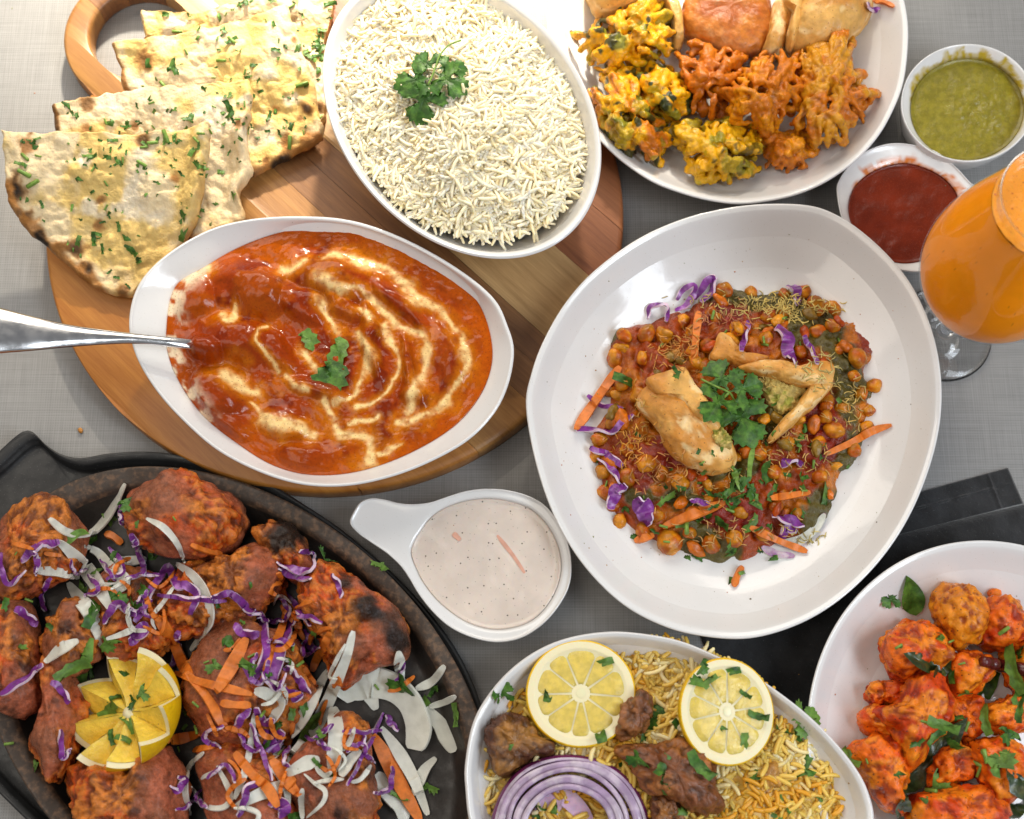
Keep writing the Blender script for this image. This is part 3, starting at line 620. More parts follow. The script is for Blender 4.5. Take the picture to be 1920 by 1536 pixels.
def curc(x, y, s):
    wx = x+10*f2(x, y, .022, 4, 11); wy = y+10*f2(x, y, .022, 4, 12)
    red = np.array([.31, .042, .002]); deep = np.array([.18, .018, .002]); orange = np.array([.45, .098, .002]); cream = np.array([.88, .64, .28])
    n = f2(x, y, .017, 4, 14); c = mixc(np.broadcast_to(red, x.shape+(3,)), orange, sm(-.05, .5, n)*.8)
    c = mixc(c, deep, sm(.12, .55, f2(x, y, .028, 4, 15)))
    rim = sm(.78, .97, s); c = mixc(c, np.array([.42, .075, .001]), rim*.8)
    for lx, ly, a, b_, h, rot in LUMP:
        e = ((wx-lx)/a)**2+((wy-ly)/b_)**2; c = mixc(c, deep*1.15, np.exp(-e)*.55)
    m = np.zeros_like(x); halo = np.zeros_like(x)
    for p, wd in CREAM:
        d = pdist(wx, wy, p)*(1.25+.6*f2(x, y, .03, 2, 21)); m = np.maximum(m, sm(wd*1.25, 0, d)); halo = np.maximum(halo, sm(wd*3.2, wd*.5, d))
    gr = f2(x, y, .11, 3, 31)
    c = mixc(c, np.array([.57, .175, .003]), halo*(.7+.3*np.clip(gr, -1, 1))*.9); c = mixc(c, cream, np.clip(m**1.3*(.85+.6*gr), 0, .9))
    # scraped edge where the bowl shows through
    bare = sm(.84, .97, s)*sm(440, 340, x)*sm(-.25, .25, f2(x, y, .05, 4, 41)-.05)
    return mixc(c, np.array([.78, .62, .42]), np.clip(bare*1.1, 0, .95))
CURRY = mat('curry_gravy', None, .12, sss=.04, srad=(1, .25, .05), ssc=.0025, bump=((70, .0004), (400, .00010)), var=.1, vscale=420, spec=.3, rvar=.05, specks=[(330, .09, (.16, .02, .004))])
field('red_curry', CUR_IN, ZCS, lambda x, y, s: 1.55*curz(x, y, s), curc, CURRY, 130, 360, 'red orange chicken curry swirled with cream in the egg-shaped bowl', 'curry', center=(620, 655), skirt=.006, spow=.75)
for i, (b, t, l) in enumerate((((858, 578), (945, 688), 'small'), ((1060, 620), (1010, 780), 'mid'), ((1040, 740), (965, 905), 'broad'))):
    (x0, y0), (x1, y1) = zb([b, t]); p, n = hit((x0+x1)/2, (y0+y1)/2)
    O = np.array([(.10, 0), (.20, .12), (.14, .22), (.24, .36), (.20, .5), (.28, .62), (.20, .78), (.08, 1), (-.10, .93), (-.2, .8), (-.17, .6), (-.26, .5), (-.16, .34), (-.2, .2), (-.12, .05)])*np.array([(1.1, 1.1, 1.9)[i], 1])
    V, Ff = leaf_geo(O, (0, .5), .25, .2, .3*(-1)**i, i, 6); B = W(x0, y0, p.z+.001); Tt = W(x1, y1, p.z+.001); yv = Tt-B; ll = np.linalg.norm(yv); yv /= ll; xv = np.cross(yv, (0, 0, 1)); xv /= np.linalg.norm(xv)
    solid('cilantro_piece', B+(V[:, :1]*xv+V[:, 1:2]*yv+V[:, 2:]*np.array([0, 0, 1.]))*ll, Ff, LEAFL if i < 2 else LEAF, ['small slanting cilantro shred on the curry', 'upright narrow cilantro shred on the curry', 'broad dark cilantro piece at the middle of the curry'][i], 'herb', 'cilantro on the curry')

# spoon
STEEL = mat('brushed_steel', (.72, .71, .70), .2, metal=1, bump=((300, .00004),), rvar=.06)
up = np.array([(-60, 562), (0, 577), (60, 593), (130, 609), (200, 619), (260, 626), (330, 633), (382, 639), (420, 646)], float); lo = np.array([(-60, 672), (0, 663), (60, 658), (130, 651), (200, 646), (260, 645), (330, 652), (378, 660), (418, 668)], float)
zs = np.array([.112, .105, .098, .089, .080, .0725, .064, .054, .043]); A_ = crom(np.c_[W(up[:, 0], up[:, 1], zs)], 60, False); B_ = crom(np.c_[W(lo[:, 0], lo[:, 1], zs)], 60, False)
rows = []
for a, b in zip(A_, B_):
    q = [(0, 0), (.06, .0011), (.3, .0019), (.5, .0021), (.7, .0019), (.94, .0011), (1, 0), (.94, -.0008), (.5, -.0005), (.06, -.0008)]
    rows += [a+(b-a)*u_+np.array([0, 0, h_]) for u_, h_ in q]
F = gridfaces(60, 10)+[list(range(10))[::-1], [590+j for j in range(10)]]
solid('spoon', rows, F, STEEL, 'steel serving spoon dipped in the curry, handle to the left', 'spoon')

# ------------------------------------------------------------------ dips
RAITA = mat('speckled_yogurt', (.64, .55, .48), .13, sss=.2, ssc=.002, bump=((120, .0003),), var=.05, vscale=60, specks=[(75, .045, (.12, .10, .08)), (150, .05, (.34, .29, .25))])
def flat(x, y, s): return .0007*f2(x, y, .02, 3, 3)*sm(1, .9, s)+.0012*sm(.93, 1, s)
field('pale_dip', RA_IN, .0248, lambda x, y, s: flat(x, y, s)+.0007*np.exp(-pdist(x, y, [(930, 1002), (960, 1040), (990, 1075)])**2/60), None, RAITA, 40, 160, 'pale pinkish yogurt dip with pepper specks in the dish with a handle', 'dip', center=(912, 1060))
CAR = mat('carrot_flesh', (.62, .165, .018), .42, sss=.15, ssc=.002, bump=((600, .0002),), var=.16, vscale=260, spec=.45)
SALM = mat('soaked_carrot', (.62, .33, .24), .4, var=.1)
strip('carrot_sliver', 'pink soaked carrot sliver floating in the pale dip', 'carrot', [(932, 1004), (962, 1042), (984, 1075)], 7, .0012, [SALM, SALM], lift=-.0003)
strip('carrot_sliver', 'short pink carrot bit near left of the pale dip', 'carrot', [(850, 1000), (858, 1008), (863, 1013)], 9, .0014, [SALM, SALM], lift=.0002)
def chutz(sd): return lambda x, y, s: .0006*f2(x, y, .03, 3, sd)*sm(1, .9, s)+.0009*sm(.94, 1, s)
REDC = mat('dark_red_chutney', (.15, .017, .004), .20, sss=.08, ssc=.002, bump=((900, .0002),), var=.2, vscale=60, coat=.1, specks=[(500, .13, (.21, .035, .012))], spec=.3)
field('red_chutney', RD_IN, .0233, chutz(4), None, REDC, 40, 150, 'dark red chutney in the dip dish beside the glass', 'dip', center=(1697, 398))
GRN = mat('green_chutney', (.235, .195, .016), .28, sss=.12, ssc=.002, bump=((350, .0004), (1000, .0002)), var=.18, vscale=220, coat=.1, specks=[(330, .10, (.31, .27, .04))])
def gz(x, y, s): b = np.exp(-((x-1850)**2+(y-215)**2)/2500); return .0005*f2(x, y, .03, 3, 6)*sm(1, .9, s)+.0009*sm(.94, 1, s)+b*(.0012*f2(x, y, .07, 3, 9)+.0006)
field('green_chutney', GR_IN, .0243, gz, None, GRN, 60, 170, 'olive green chutney in the round bowl at upper right', 'dip')

# ------------------------------------------------------------------ naan
NAAN = mat('naan_bread', None, .5, sss=.12, srad=(1, .7, .4), ssc=.003, bump=((160, .0014), (600, .0006)), var=.12, vscale=130, spec=.25)
kz = .37758; zn = lambda pts: zt(pts, kz, 0, 0)
def corners(poly):
    P = [np.array(p, float) for p in poly]; out = []
    for i, p in enumerate(P):
        a, b = P[i-1]-p, P[(i+1) % len(P)]-p
        if a @ b/np.linalg.norm(a)/np.linalg.norm(b) > -.55: out += [p+a/np.linalg.norm(a)*9, p+(a+b)*.004, p+b/np.linalg.norm(b)*9]
        else: out.append(p)
    return out
def naan(label, poly, zfun, spots, sd, dents=(), nflake=42, burn=(), lip=None, th=.0042):
    poly = corners(poly); Q = crom(poly, 320); Q = Q+np.stack([f2(Q[:, 0], Q[:, 1], .05, 3, sd), f2(Q[:, 0], Q[:, 1], .05, 3, sd+2)], 1)*3.2; c = Q.mean(0); n = 320; nr = 76
    s = np.concatenate([np.linspace(0, .95, nr)[1:], [.962, .974, .984, .992, .997, 1.0]]); P = c+(Q[None]-c)*s[:, None, None]; x, y = P[..., 0], P[..., 1]; SS = np.repeat(s[:, None], n, 1)
    prof = np.sqrt(np.clip(1-np.clip((SS-.95)/.05, 0, 1)**2, 0, 1))
    zc = zfun(x, y); bub = .0022*f2(x, y, .016, 3, sd)+.0020*np.abs(f2(x, y, .035, 3, sd+3))
    for (bx, by, br, bh) in dents: bub = bub+bh*np.exp(-((x-bx)**2+(y-by)**2)/br**2)
    if lip is not None: d = pdist(x, y, lip); bub = bub+.0050*np.exp(-(d/17)**2)-.0022*np.exp(-((d-38)/16)**2)
    zt_ = zc+th*prof+bub*(.35+.65*prof); T = W(x, y, zc+th*.5); T = T.copy(); T[..., 2] = zt_
    Bz = W(x, y, zc+th*.5).copy(); Bz[..., 2] = zc-.0006+bub*.5*prof-.001*prof
    nn = f2(x, y, .02, 4, sd+7); c0 = np.array([.76, .60, .36]); butter = np.array([.72, .50, .17]); pale = np.array([.82, .71, .53]); brown = np.array([.40, .17, .04]); black = np.array([.025, .016, .010])
    C = mixc(np.broadcast_to(c0, x.shape+(3,)), butter, sm(.0, .45, f2(x, y, .011, 4, sd+9))); C = mixc(C, pale, sm(.15, .7, nn)*.8)
    edge = sm(.90, 1, SS); C = mixc(C, np.array([.62, .36, .12]), edge*.55*sm(-.3, .3, f2(x, y, .02, 3, sd+1)))
    for (bx, by, br, dk) in spots:
        d = np.sqrt((x-bx)**2+(y-by)**2)/(br*1.2)*(1+.45*f2(x, y, .06, 3, sd+13)); C = mixc(C, brown, sm(1.0, .35, d)*.9); C = mixc(C, black, sm(.75, .2, d)*dk)
    for (path, wd, dk) in burn:
        d = pdist(x, y, path)/wd*(1+.6*f2(x, y, .05, 3, sd+19)); C = mixc(C, brown, sm(1.2, .5, d)*.9); C = mixc(C, black, sm(.85, .3, d)*dk*sm(-.45, .0, f2(x, y, .022, 2, sd+23)))
    rr = len(s); V = np.concatenate([T.reshape(-1, 3), Bz[::-1].reshape(-1, 3), [T[0].mean(0)], [Bz[0].mean(0)]]); CC = np.concatenate([C.reshape(-1, 3), C[::-1].reshape(-1, 3)*.9, [C[0, 0]], [C[0, 0]]])
    F = gridfaces(2*rr, n); a = len(V)-2; o = (2*rr-1)*n; F += [[(j+1) % n, j, a] for j in range(n)]+[[o+j, o+(j+1) % n, a+1] for j in range(n)]
    root = thing('naan_piece', label, 'naan', 'garlic naan wedges on the board', loc=tuple(base(V)))
    solid('bread', V, F, NAAN, parent=root, cols=CC)
    return root, poly, nflake
NA = []
# the back pieces first, so that the front ones lie on them
NA.append(naan('rearmost narrow naan wedge against the rice bowl at the top', zn([(1405, -60), (1560, -110), (1660, -40), (1655, 60), (1612, 230), (1620, 560), (1592, 640), (1500, 500), (1450, 200)]), lambda x, y: .021+.006*sm(300, 0, y), [(600, 205, 16, .8)], 61, nflake=37))
NA.append(naan('naan wedge just behind the handle hole, mostly hidden', zn([(696, 66), (820, 72), (980, 72), (1110, 42), (1220, 5), (1330, -70), (1480, -60), (1480, 90), (1100, 190), (722, 200)]), lambda x, y: .024+.007*sm(120, 0, y), [], 62, nflake=16))
NA.append(naan('third naan wedge from front, with charred front edge', zn([(548, 214), (760, 185), (980, 152), (1200, 95), (1420, 22), (1462, 130), (1510, 270), (1556, 410), (1590, 560), (1606, 690), (1520, 735), (1400, 800), (1262, 872), (1150, 800), (900, 620), (640, 470), (590, 330)]), lambda x, y: .0250+.020*sm(320, 40, y), [(272, 118, 22, .55), (516, 205, 9, 0), (553, 80, 9, .1), (578, 210, 16, .9), (540, 262, 10, .5), (565, 228, 8, .4), (500, 303, 10, .9), (535, 275, 8, .3)], 63, dents=[(440, 90, 22, .003), (330, 150, 26, .003)], burn=[(zn([(1258, 858), (1330, 850), (1450, 780), (1590, 700)]), 16, 1.), ([(209, 84), (226, 130), (240, 176)], 7, .1)], nflake=82))
NA.append(naan('second naan wedge from front, long pale top edge', zn([(262, 514), (460, 480), (700, 446), (980, 425), (1238, 398), (1256, 500), (1228, 720), (1252, 860), (1196, 962), (1212, 1090), (1080, 1150), (960, 1175), (700, 1000), (420, 800), (285, 660)]), lambda x, y: .0290+.024*sm(440, 150, y), [(163, 197, 18, .5), (165, 245, 14, .3), (109, 218, 6, .9), (255, 242, 8, .3), (450, 240, 10, .1)], 64, dents=[(440, 260, 20, .004)], lip=zn([(1245, 480), (1215, 700), (1200, 960)]), burn=[([(100, 197), (104, 220), (110, 247)], 6, .6)], nflake=67))
NA.append(naan('front naan wedge with charred lower left edge', zn([(10, 656), (260, 662), (520, 664), (780, 655), (1048, 622), (1030, 760), (1006, 960), (945, 1170), (800, 1330), (690, 1440), (640, 1470), (480, 1432), (400, 1375), (240, 1232), (110, 1110), (32, 960), (20, 860)]), lambda x, y: .0235+.035*sm(560, 236, y)+.004*sm(120, 0, x), [(54, 276, 20, .4), (28, 362, 32, 1.), (52, 415, 17, .8), (270, 265, 20, .75), (329, 334, 12, .2), (185, 424, 11, .4), (145, 470, 22, .8), (162, 512, 24, 1.), (110, 470, 17, .7), (232, 545, 15, .5), (192, 380, 8, .4), (60, 250, 8, .4)], 65, dents=[(280, 370, 28, .004), (150, 325, 18, .004), (60, 330, 25, .004)],
               lip=zn([(1040, 640), (1000, 800), (985, 960), (940, 1150)]), burn=[(zn([(30, 960), (110, 1110), (240, 1235), (400, 1375), (480, 1432)]), 17, 1.)], nflake=86))
# flakes baked on to the naan
for root, poly, nf in NA:
    Q = crom(poly, 60); c = Q.mean(0); r = np.random.default_rng(int(abs(poly[0][0]))+5)
    others = [k for k in NA if k[0] is not root]; made = 0
    for _ in range(nf*6):
        a = r.integers(0, 60); q = c+(Q[a]-c)*math.sqrt(r.random())*.93
        if q[1] < -5: continue
        clus = f2(q[0], q[1], .02, 2, 77)
        if r.random() > .55+.5*clus: continue
        p, n = hit(*q)
        herb(q[0], q[1], r.choice([7, 9, 12, 15, 20, 26], p=[.2, .25, .22, .16, .12, .05]), 's' if r.random() < .14 else None, parent=root, light=.3); made += 1
        if made >= nf: break

# ------------------------------------------------------------------ tandoori meat on the platter
MEAT = mat('tandoori_meat', None, .26, sss=.06, ssc=.002, bump=((300, .0010), (1100, .0006)), var=.3, vscale=320, spec=.35, rvar=.16, coat=.06, crough=.2)
def meatcol(chars=(), red=.5, sd=0, brown=(.40, .145, .040)):
    def f(V, b1, b2, rid):
        p = proj(V); n = fbm(V, 40, 3, sd+3); m = fbm(V, 150, 3, sd+8)
        cm = sm(-.15, .35, fbm(V, 34, 3, sd+71)); smooth_ = mixc(np.broadcast_to(np.array([.27, .085, .038]), V.shape), np.array([.38, .10, .045]), sm(-.3, .4, n))
        crust = mixc(np.broadcast_to(np.array([.50, .155, .022]), V.shape), np.array([.50, .070, .006]), sm(-.3, .3, n+red-.5)); C = mixc(smooth_, crust, cm)
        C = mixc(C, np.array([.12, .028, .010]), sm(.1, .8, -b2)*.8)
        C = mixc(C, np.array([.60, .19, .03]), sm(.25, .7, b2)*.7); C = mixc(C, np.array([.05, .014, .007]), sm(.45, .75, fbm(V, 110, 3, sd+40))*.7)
        for (x, y, rr, k) in chars:
            d = np.hypot(p[..., 0]-x, p[..., 1]-y)/rr; C = mixc(C, np.array([.012, .008, .006]), np.clip(sm(1.15, .3, d+.55*n+.25*m)*k, 0, .97))
        return C
    return f
ML = [([(245, 935), (285, 900), (340, 886), (400, 900), (450, 925), (464, 965), (458, 1000), (440, 1035), (390, 1055), (330, 1050), (275, 1030), (235, 990)], .044, [(445, 925, 22, .7)], .35, 'large rounded tandoori meat chunk at top of the black platter'),
 ([(0, 1000), (30, 965), (75, 945), (105, 935), (150, 985), (152, 1030), (120, 1075), (50, 1120), (-20, 1110), (-40, 1050)], .038, [], .5, 'tandoori meat chunk at upper left of the platter'),
 ([(490, 1010), (528, 986), (558, 1005), (578, 1050), (605, 1078), (570, 1095), (520, 1070)], .030, [(540, 1000, 40, 1.)], .5, 'small black-charred tandoori meat tip near the platter rim'),
 ([(375, 1075), (430, 1042), (490, 1022), (522, 1048), (527, 1085), (505, 1128), (455, 1160), (395, 1145)], .038, [], .3, 'smooth brown tandoori meat chunk left of the charred tip'),
 ([(290, 1130), (345, 1080), (400, 1068), (455, 1110), (450, 1170), (380, 1200), (310, 1185)], .034, [(330, 1110, 18, .4)], .45, 'tandoori meat chunk under wavy purple cabbage at platter centre'),
 ([(180, 1120), (225, 1065), (285, 1070), (325, 1140), (310, 1230), (230, 1255), (180, 1200)], .030, [(240, 1160, 26, .6)], .5, 'tandoori meat chunk under the white onion pile'),
 ([(560, 1090), (612, 1070), (660, 1085), (700, 1110), (740, 1150), (756, 1200), (745, 1243), (700, 1268), (650, 1282), (615, 1250), (590, 1200), (566, 1150)], .046, [(690, 1140, 34, .95), (742, 1200, 30, .95), (650, 1095, 26, .9), (730, 1155, 22, .8)], .6, 'large tandoori meat chunk with black charred right side by the rim'),
 ([(82, 1170), (128, 1120), (180, 1128), (205, 1180), (195, 1240), (140, 1265), (92, 1240)], .036, [(120, 1175, 12, .5)], .55, 'tandoori meat chunk above the lemon half'),
 ([(-20, 1150), (40, 1140), (75, 1185), (86, 1260), (77, 1325), (40, 1352), (5, 1335), (-25, 1260)], .036, [(50, 1250, 12, .6)], .65, 'reddish tandoori meat chunk at the left frame edge'),
 ([(88, 1245), (130, 1245), (158, 1330), (152, 1400), (130, 1450), (100, 1482), (82, 1440), (63, 1395), (84, 1320)], .034, [], .75, 'narrow red tandoori meat piece left of the lemon half'),
 ([(138, 1460), (180, 1428), (250, 1430), (312, 1400), (342, 1450), (347, 1520), (325, 1575), (220, 1595), (155, 1545)], .040, [(240, 1445, 8, .9)], .4, 'tandoori meat chunk just below the lemon half'),
 ([(345, 1250), (400, 1190), (480, 1165), (560, 1205), (592, 1280), (560, 1350), (470, 1400), (390, 1400), (342, 1330)], .040, [], .6, 'broad tandoori meat chunk right of the lemon half under carrot shreds'),
 ([(575, 1400), (640, 1335), (690, 1365), (712, 1440), (708, 1520), (680, 1585), (580, 1595), (540, 1500)], .040, [(690, 1450, 20, .6), (640, 1530, 22, .6)], .6, 'tandoori meat chunk at bottom right of the platter'),
 ([(375, 1420), (470, 1395), (550, 1425), (575, 1520), (520, 1600), (420, 1600), (378, 1520)], .036, [], .55, 'tandoori meat chunk at the platter bottom under onion shreds')]
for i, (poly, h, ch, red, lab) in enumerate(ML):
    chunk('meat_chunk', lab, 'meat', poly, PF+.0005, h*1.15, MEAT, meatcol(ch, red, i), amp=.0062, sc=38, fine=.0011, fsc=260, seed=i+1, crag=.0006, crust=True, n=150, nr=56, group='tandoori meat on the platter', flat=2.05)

# ------------------------------------------------------------------ lemon crown
RIND = mat('lemon_rind', (.80, .48, .005), .34, sss=.12, ssc=.002, bump=((420, .0007),), var=.08, vscale=150, coat=.15)
PITH = mat('lemon_pith', (.80, .72, .46), .5, sss=.15, ssc=.002, bump=((300, .0003),))
PULP = mat('lemon_pulp', (.86, .61, .08), .16, sss=.45, srad=(1, .8, .25), ssc=.004, bump=((260, .0010), (900, .0003)), var=.12, vscale=200, spec=.6)
def lemon_crown():
    cx, cy = 232, 1331; p, _ = hit(cx, cy); R = .0375; zc = p.z; C = W(cx, cy, zc+.032)
    tilt = Matrix.Rotation(math.radians(24), 3, Vector((.35, 1, 0)).normalized()) ; tilt = Matrix.Rotation(math.radians(-30), 3, Vector((.45, .9, 0)).normalized())
    root = thing('lemon_half', 'yellow lemon half cut in a zigzag crown on the tandoori meat', 'lemon', loc=tuple(C))
    n = 180; th = np.linspace(0, 2*math.pi, n, endpoint=False); teeth = 9; ph = (th*teeth/(2*math.pi)+.15) % 1; tri = np.abs(ph*2-1)
    e = (tri-.5)*.0165
    # skin
    rows = []
    for k in np.linspace(0, 1, 22):
        zz = -.030+(e+.030)*k**.9; rr = R*np.sqrt(np.clip(1-(np.clip(zz, -.0299, .03)/.0325-.10)**2, 0.0, 1)); rr = np.where(k == 0, .002, rr); rows.append(np.stack([rr*np.cos(th), rr*np.sin(th), zz+0*th], 1))
    V = np.concatenate(rows); F = gridfaces(22, n)
    inn = rows[-1].copy(); inn[:, :2] *= .905; inn[:, 2] -= .0004
    Rm = np.array(tilt); tr = lambda P: P @ Rm.T+C
    skin = solid('rind', tr(V), F, RIND, parent=root)
    solid('pith', tr(np.concatenate([rows[-1], inn])), gridfaces(2, n), PITH, parent=skin, r=False)
    # each tooth and valley of cut flesh runs in to the core
    for t in range(teeth*2):
        i0 = int(round((t/2-.15)*n/teeth)); k = [(i0+j) % n for j in range(n//teeth//2+1)]
        A = inn[k]; rws = []
        for q in np.linspace(0, 1, 9):
            zc_ = (A[:, 2])*(1-q)**1.1*(1)+(-.004)*q+.0006*np.sin(q*9+t); f_ = (1-.94*q); rws.append(np.stack([A[:, 0]*f_, A[:, 1]*f_, zc_-.0012*np.sin(math.pi*q)], 1))
        solid('segment', tr(np.concatenate(rws)), gridfaces(9, len(k), False), PULP, parent=root)
    a = np.linspace(0, 2*math.pi, 12, endpoint=False)
    core = np.concatenate([np.stack([r_*np.cos(a), r_*np.sin(a), np.full(12, z_)], 1) for r_, z_ in ((.0050, -.008), (.0042, -.0040), (.0015, -.0022))])
    solid('core', tr(core), gridfaces(3, 12)+[[24+j for j in range(12)]], PITH, parent=root, r=False)
lemon_crown()

# ------------------------------------------------------------------ salad on the platter
z1 = lambda pts: zt(pts, .25, 0, 800); z2 = lambda pts: zt(pts, .26048, 440, 900); z3 = lambda pts: zt(pts, .25, 0, 1156); z4 = lambda pts: zt(pts, .25, 440, 1156)
ONI = mat('raw_white_onion', (.86, .86, .74), .22, sss=.3, srad=(1, 1, .85), ssc=.005, trans=.28, ior=1.34, bump=((300, .0002),), var=.08, vscale=120, spec=.5)
ONE = mat('onion_cut_edge', (.72, .71, .62), .3, sss=.4, srad=(1, 1, .9), ssc=.004)
ONP = mat('onion_purple_skin', (.34, .16, .33), .28, sss=.3, ssc=.003, var=.2, col2=(.6, .5, .55), c2=(.4, .65), c2s=120)
CABS = mat('red_cabbage_leaf', (.17, .028, .21), .32, sss=.1, ssc=.002, var=.35, vscale=160, col2=(.40, .18, .46), c2=(.52, .72), c2s=140, bump=((400, .0002),), coat=.1)
CABE = mat('red_cabbage_cut', (.66, .52, .62), .4, sss=.3, ssc=.002, var=.12, vscale=200)
wc = iter(range(1000))
def onion(path, w_, where, cup=.25, th=.0017, tp=.3, en=.35, lf=.0022, **k):
    i = next(wc); strip('onion_slice', f'{where}', 'onion', path, w_*.85, th*.8, [ONI, ONE], 'onion slices on the tandoori platter', roll=((i*.7) % 1.2)-.6, cup=cup, lift=lf, taper=tp, end=en, seed=i, zwave=.0012, wfreq=1, **k)
def cabb(path, w_, where, group='purple cabbage shreds on the tandoori platter', wave=.9, **k):
    i = next(wc); strip('cabbage_shred', f'{where}', 'cabbage', path, w_*.95, .0019, [CABS, CABE], group, roll=((i*.9) % 1.6)-.8, wave=wave*.65, wfreq=.5+.2*len(path), lift=.0030, taper=.5, seed=i, zwave=.0022, jag=.0004, n=56, **k)
def carrot(path, w_, where, group='carrot shreds on the tandoori platter', **k):
    i = next(wc); strip('carrot_shred', f'{where}', 'carrot', path, w_, .0019, [CAR, CAR], group, roll=((i*.6) % .8)-.4, lift=.0022, taper=.42, end=.2, seed=i, n=24, **k)
onion(z1([(940, 430), (880, 560), (800, 690), (700, 790), (600, 810), (480, 780), (370, 690)]), 24, 'long curved onion slice left of the topmost meat chunk')
onion(z1([(275, 1085), (420, 1090), (600, 1130)]), 20, 'short onion slice pointing left from the white onion pile')
onion(z1([(1100, 1000), (960, 1010), (820, 1030)]), 26, 'blunt white onion slice pointing right from the onion pile')
onion(z1([(640, 900), (740, 950), (820, 1050), (930, 1150), (880, 1210), (740, 1190)]), 24, 'hooked white onion slice at middle of the onion pile')
onion(z1([(440, 860), (560, 970), (650, 1070), (740, 1200), (830, 1370)]), 30, 'broad pinkish onion slice crossing the onion pile')
onion(z1([(510, 1170), (600, 1290), (680, 1400), (730, 1530), (770, 1660)]), 28, 'broad onion slice hanging down above the lemon half')
onion(z1([(1100, 690), (1230, 760), (1330, 880), (1385, 1020)]), 13, 'thin arched onion slice on the topmost meat chunk')
onion(z1([(1325, 1030), (1450, 1120), (1540, 1250), (1580, 1400), (1560, 1500), (1430, 1680)]), 20, 'long curved onion slice below the topmost meat chunk')
onion(z1([(1310, 1200), (1200, 1350), (1130, 1430)]), 9, 'thin onion thread among wavy purple cabbage')
onion(z3([(800, 170), (950, 120), (1040, 80)]), 12, 'thin pale onion strip just above the lemon half')
onion(z3([(335, 345), (450, 250), (590, 180)]), 24, 'pale cabbage-like onion chip upper left of the lemon half')
onion(z4([(980, 440), (1010, 560), (1060, 700)]), 30, 'greenish onion slice tucked behind the big onion half-moon')
onion(z4([(1230, 260), (1240, 400), (1250, 520)]), 22, 'upright onion strip below the charred meat chunk')
onion(z4([(1360, 545), (1480, 490), (1575, 370)]), 18, 'curved onion slice near the rim pointing up right')
onion(z4([(1460, 680), (1580, 640), (1660, 600)]), 14, 'small onion slice near the rim right of the half-moon')
onion(z4([(1430, 690), (1530, 800), (1590, 900), (1640, 1020)]), 34, 'translucent forked onion slice on the iron right of half-moon')
onion(z4([(1510, 1060), (1420, 1160), (1340, 1340)]), 22, 'translucent onion slice on the iron below the half-moon')
onion(z4([(1060, 1180), (1160, 1290), (1250, 1400), (1270, 1540)]), 46, 'wide striped onion slice at bottom of the platter')
onion(z4([(1100, 830), (1220, 1000), (1340, 1210), (1450, 1490)]), 24, 'long straight onion slice running down to the platter bottom')
onion(z4([(800, 620), (850, 555), (950, 505), (1060, 495), (1200, 540), (1310, 640), (1370, 780), (1380, 880), (1350, 1000)]), 60, 'big purple-tinged onion half-moon at right of the platter', cup=.12, th=.0032, tp=.5, en=.16, lf=.006)
onion(z4([(740, 680), (760, 850), (750, 1000), (740, 1170)]), 32, 'thick white cabbage rib standing right of the salad heap')
onion(z4([(940, 1000), (850, 1100), (800, 1200)]), 22, 'small white onion chip below the thick white rib')
onion(z4([(890, 110), (840, 300), (760, 500), (680, 680), (560, 900), (350, 1130)]), 26, 'long pale slice crossing the salad heap to upper right')
onion(z4([(700, 400), (600, 580), (500, 760), (400, 900), (300, 1060)]), 28, 'broad pale slice in the salad heap right of the lemon')
onion(z4([(830, 205), (760, 340), (710, 450), (770, 470)]), 7, 'thin white thread hooked near the long pale slice')
onion(z4([(640, 1070), (520, 1110), (390, 1180)]), 26, 'white forked slice at lower middle of the salad heap')
onion(z4([(150, 560), (240, 580), (340, 640), (270, 800)]), 26, 'rounded white cabbage piece with purple margin right of carrots')
onion(z4([(150, 730), (120, 950), (80, 1160), (0, 1370)]), 14, 'long pale stalk running down beside the purple cabbage knot')
onion(z4([(0, 1440), (150, 1350), (330, 1280), (430, 1240)]), 24, 'pale curved slice at the lower left of the salad heap')
onion(z4([(270, 1140), (370, 1250), (400, 1380), (380, 1480)]), 12, 'hanging pale loop at the bottom of the salad heap')
onion(z4([(520, 1180), (600, 1250), (680, 1310), (660, 1400), (540, 1510)]), 8, 'thin greenish looped shred over the lowest meat chunks')
onion(z4([(820, 1220), (700, 1230), (590, 1250)]), 9, 'thin greenish strip lying across the lowest meat chunks')
onion(z4([(510, 1290), (500, 1400), (510, 1520)]), 12, 'short upright pale strip at the bottom frame edge')
onion(z3([(1530, 1020), (1420, 1130), (1390, 1300), (1430, 1490)]), 12, 'thin onion loop left of the lower salad heap')
onion(z3([(1440, 1280), (1540, 1420), (1680, 1430), (1730, 1330), (1630, 1120)]), 11, 'thin onion ring lower left of the salad heap')
cabb(z1([(160, 1010), (250, 930), (330, 890), (450, 865)]), 16, 'purple cabbage fold on the upper left meat chunk')
cabb(z1([(250, 940), (290, 1000), (265, 1115)]), 10, 'short purple cabbage tail hanging on the upper left meat')
cabb(z1([(5, 950), (20, 1100), (80, 1180), (200, 1080)]), 9, 'curled purple cabbage shred at the left frame edge')
cabb(z1([(990, 805), (1040, 930), (1090, 1110)]), 12, 'straight purple cabbage strip beside the topmost meat chunk')
cabb(z1([(920, 590), (910, 660), (930, 740)]), 12, 'small dark purple cabbage bit between onion and topmost meat')
cabb(z1([(1020, 1470), (1090, 1340), (1150, 1200), (1220, 1120), (1270, 1050), (1330, 1200), (1400, 1190), (1480, 1260), (1430, 1410)]), 14, 'long wavy purple cabbage shred at centre of the salad')
cabb(z1([(1185, 1260), (1350, 1285), (1500, 1300), (1700, 1310)]), 9, 'thin straight purple cabbage shred over the centre meat')
cabb(z1([(780, 1480), (820, 1400), (900, 1330), (960, 1390), (1030, 1410)]), 13, 'wavy purple cabbage shred above the lemon half')
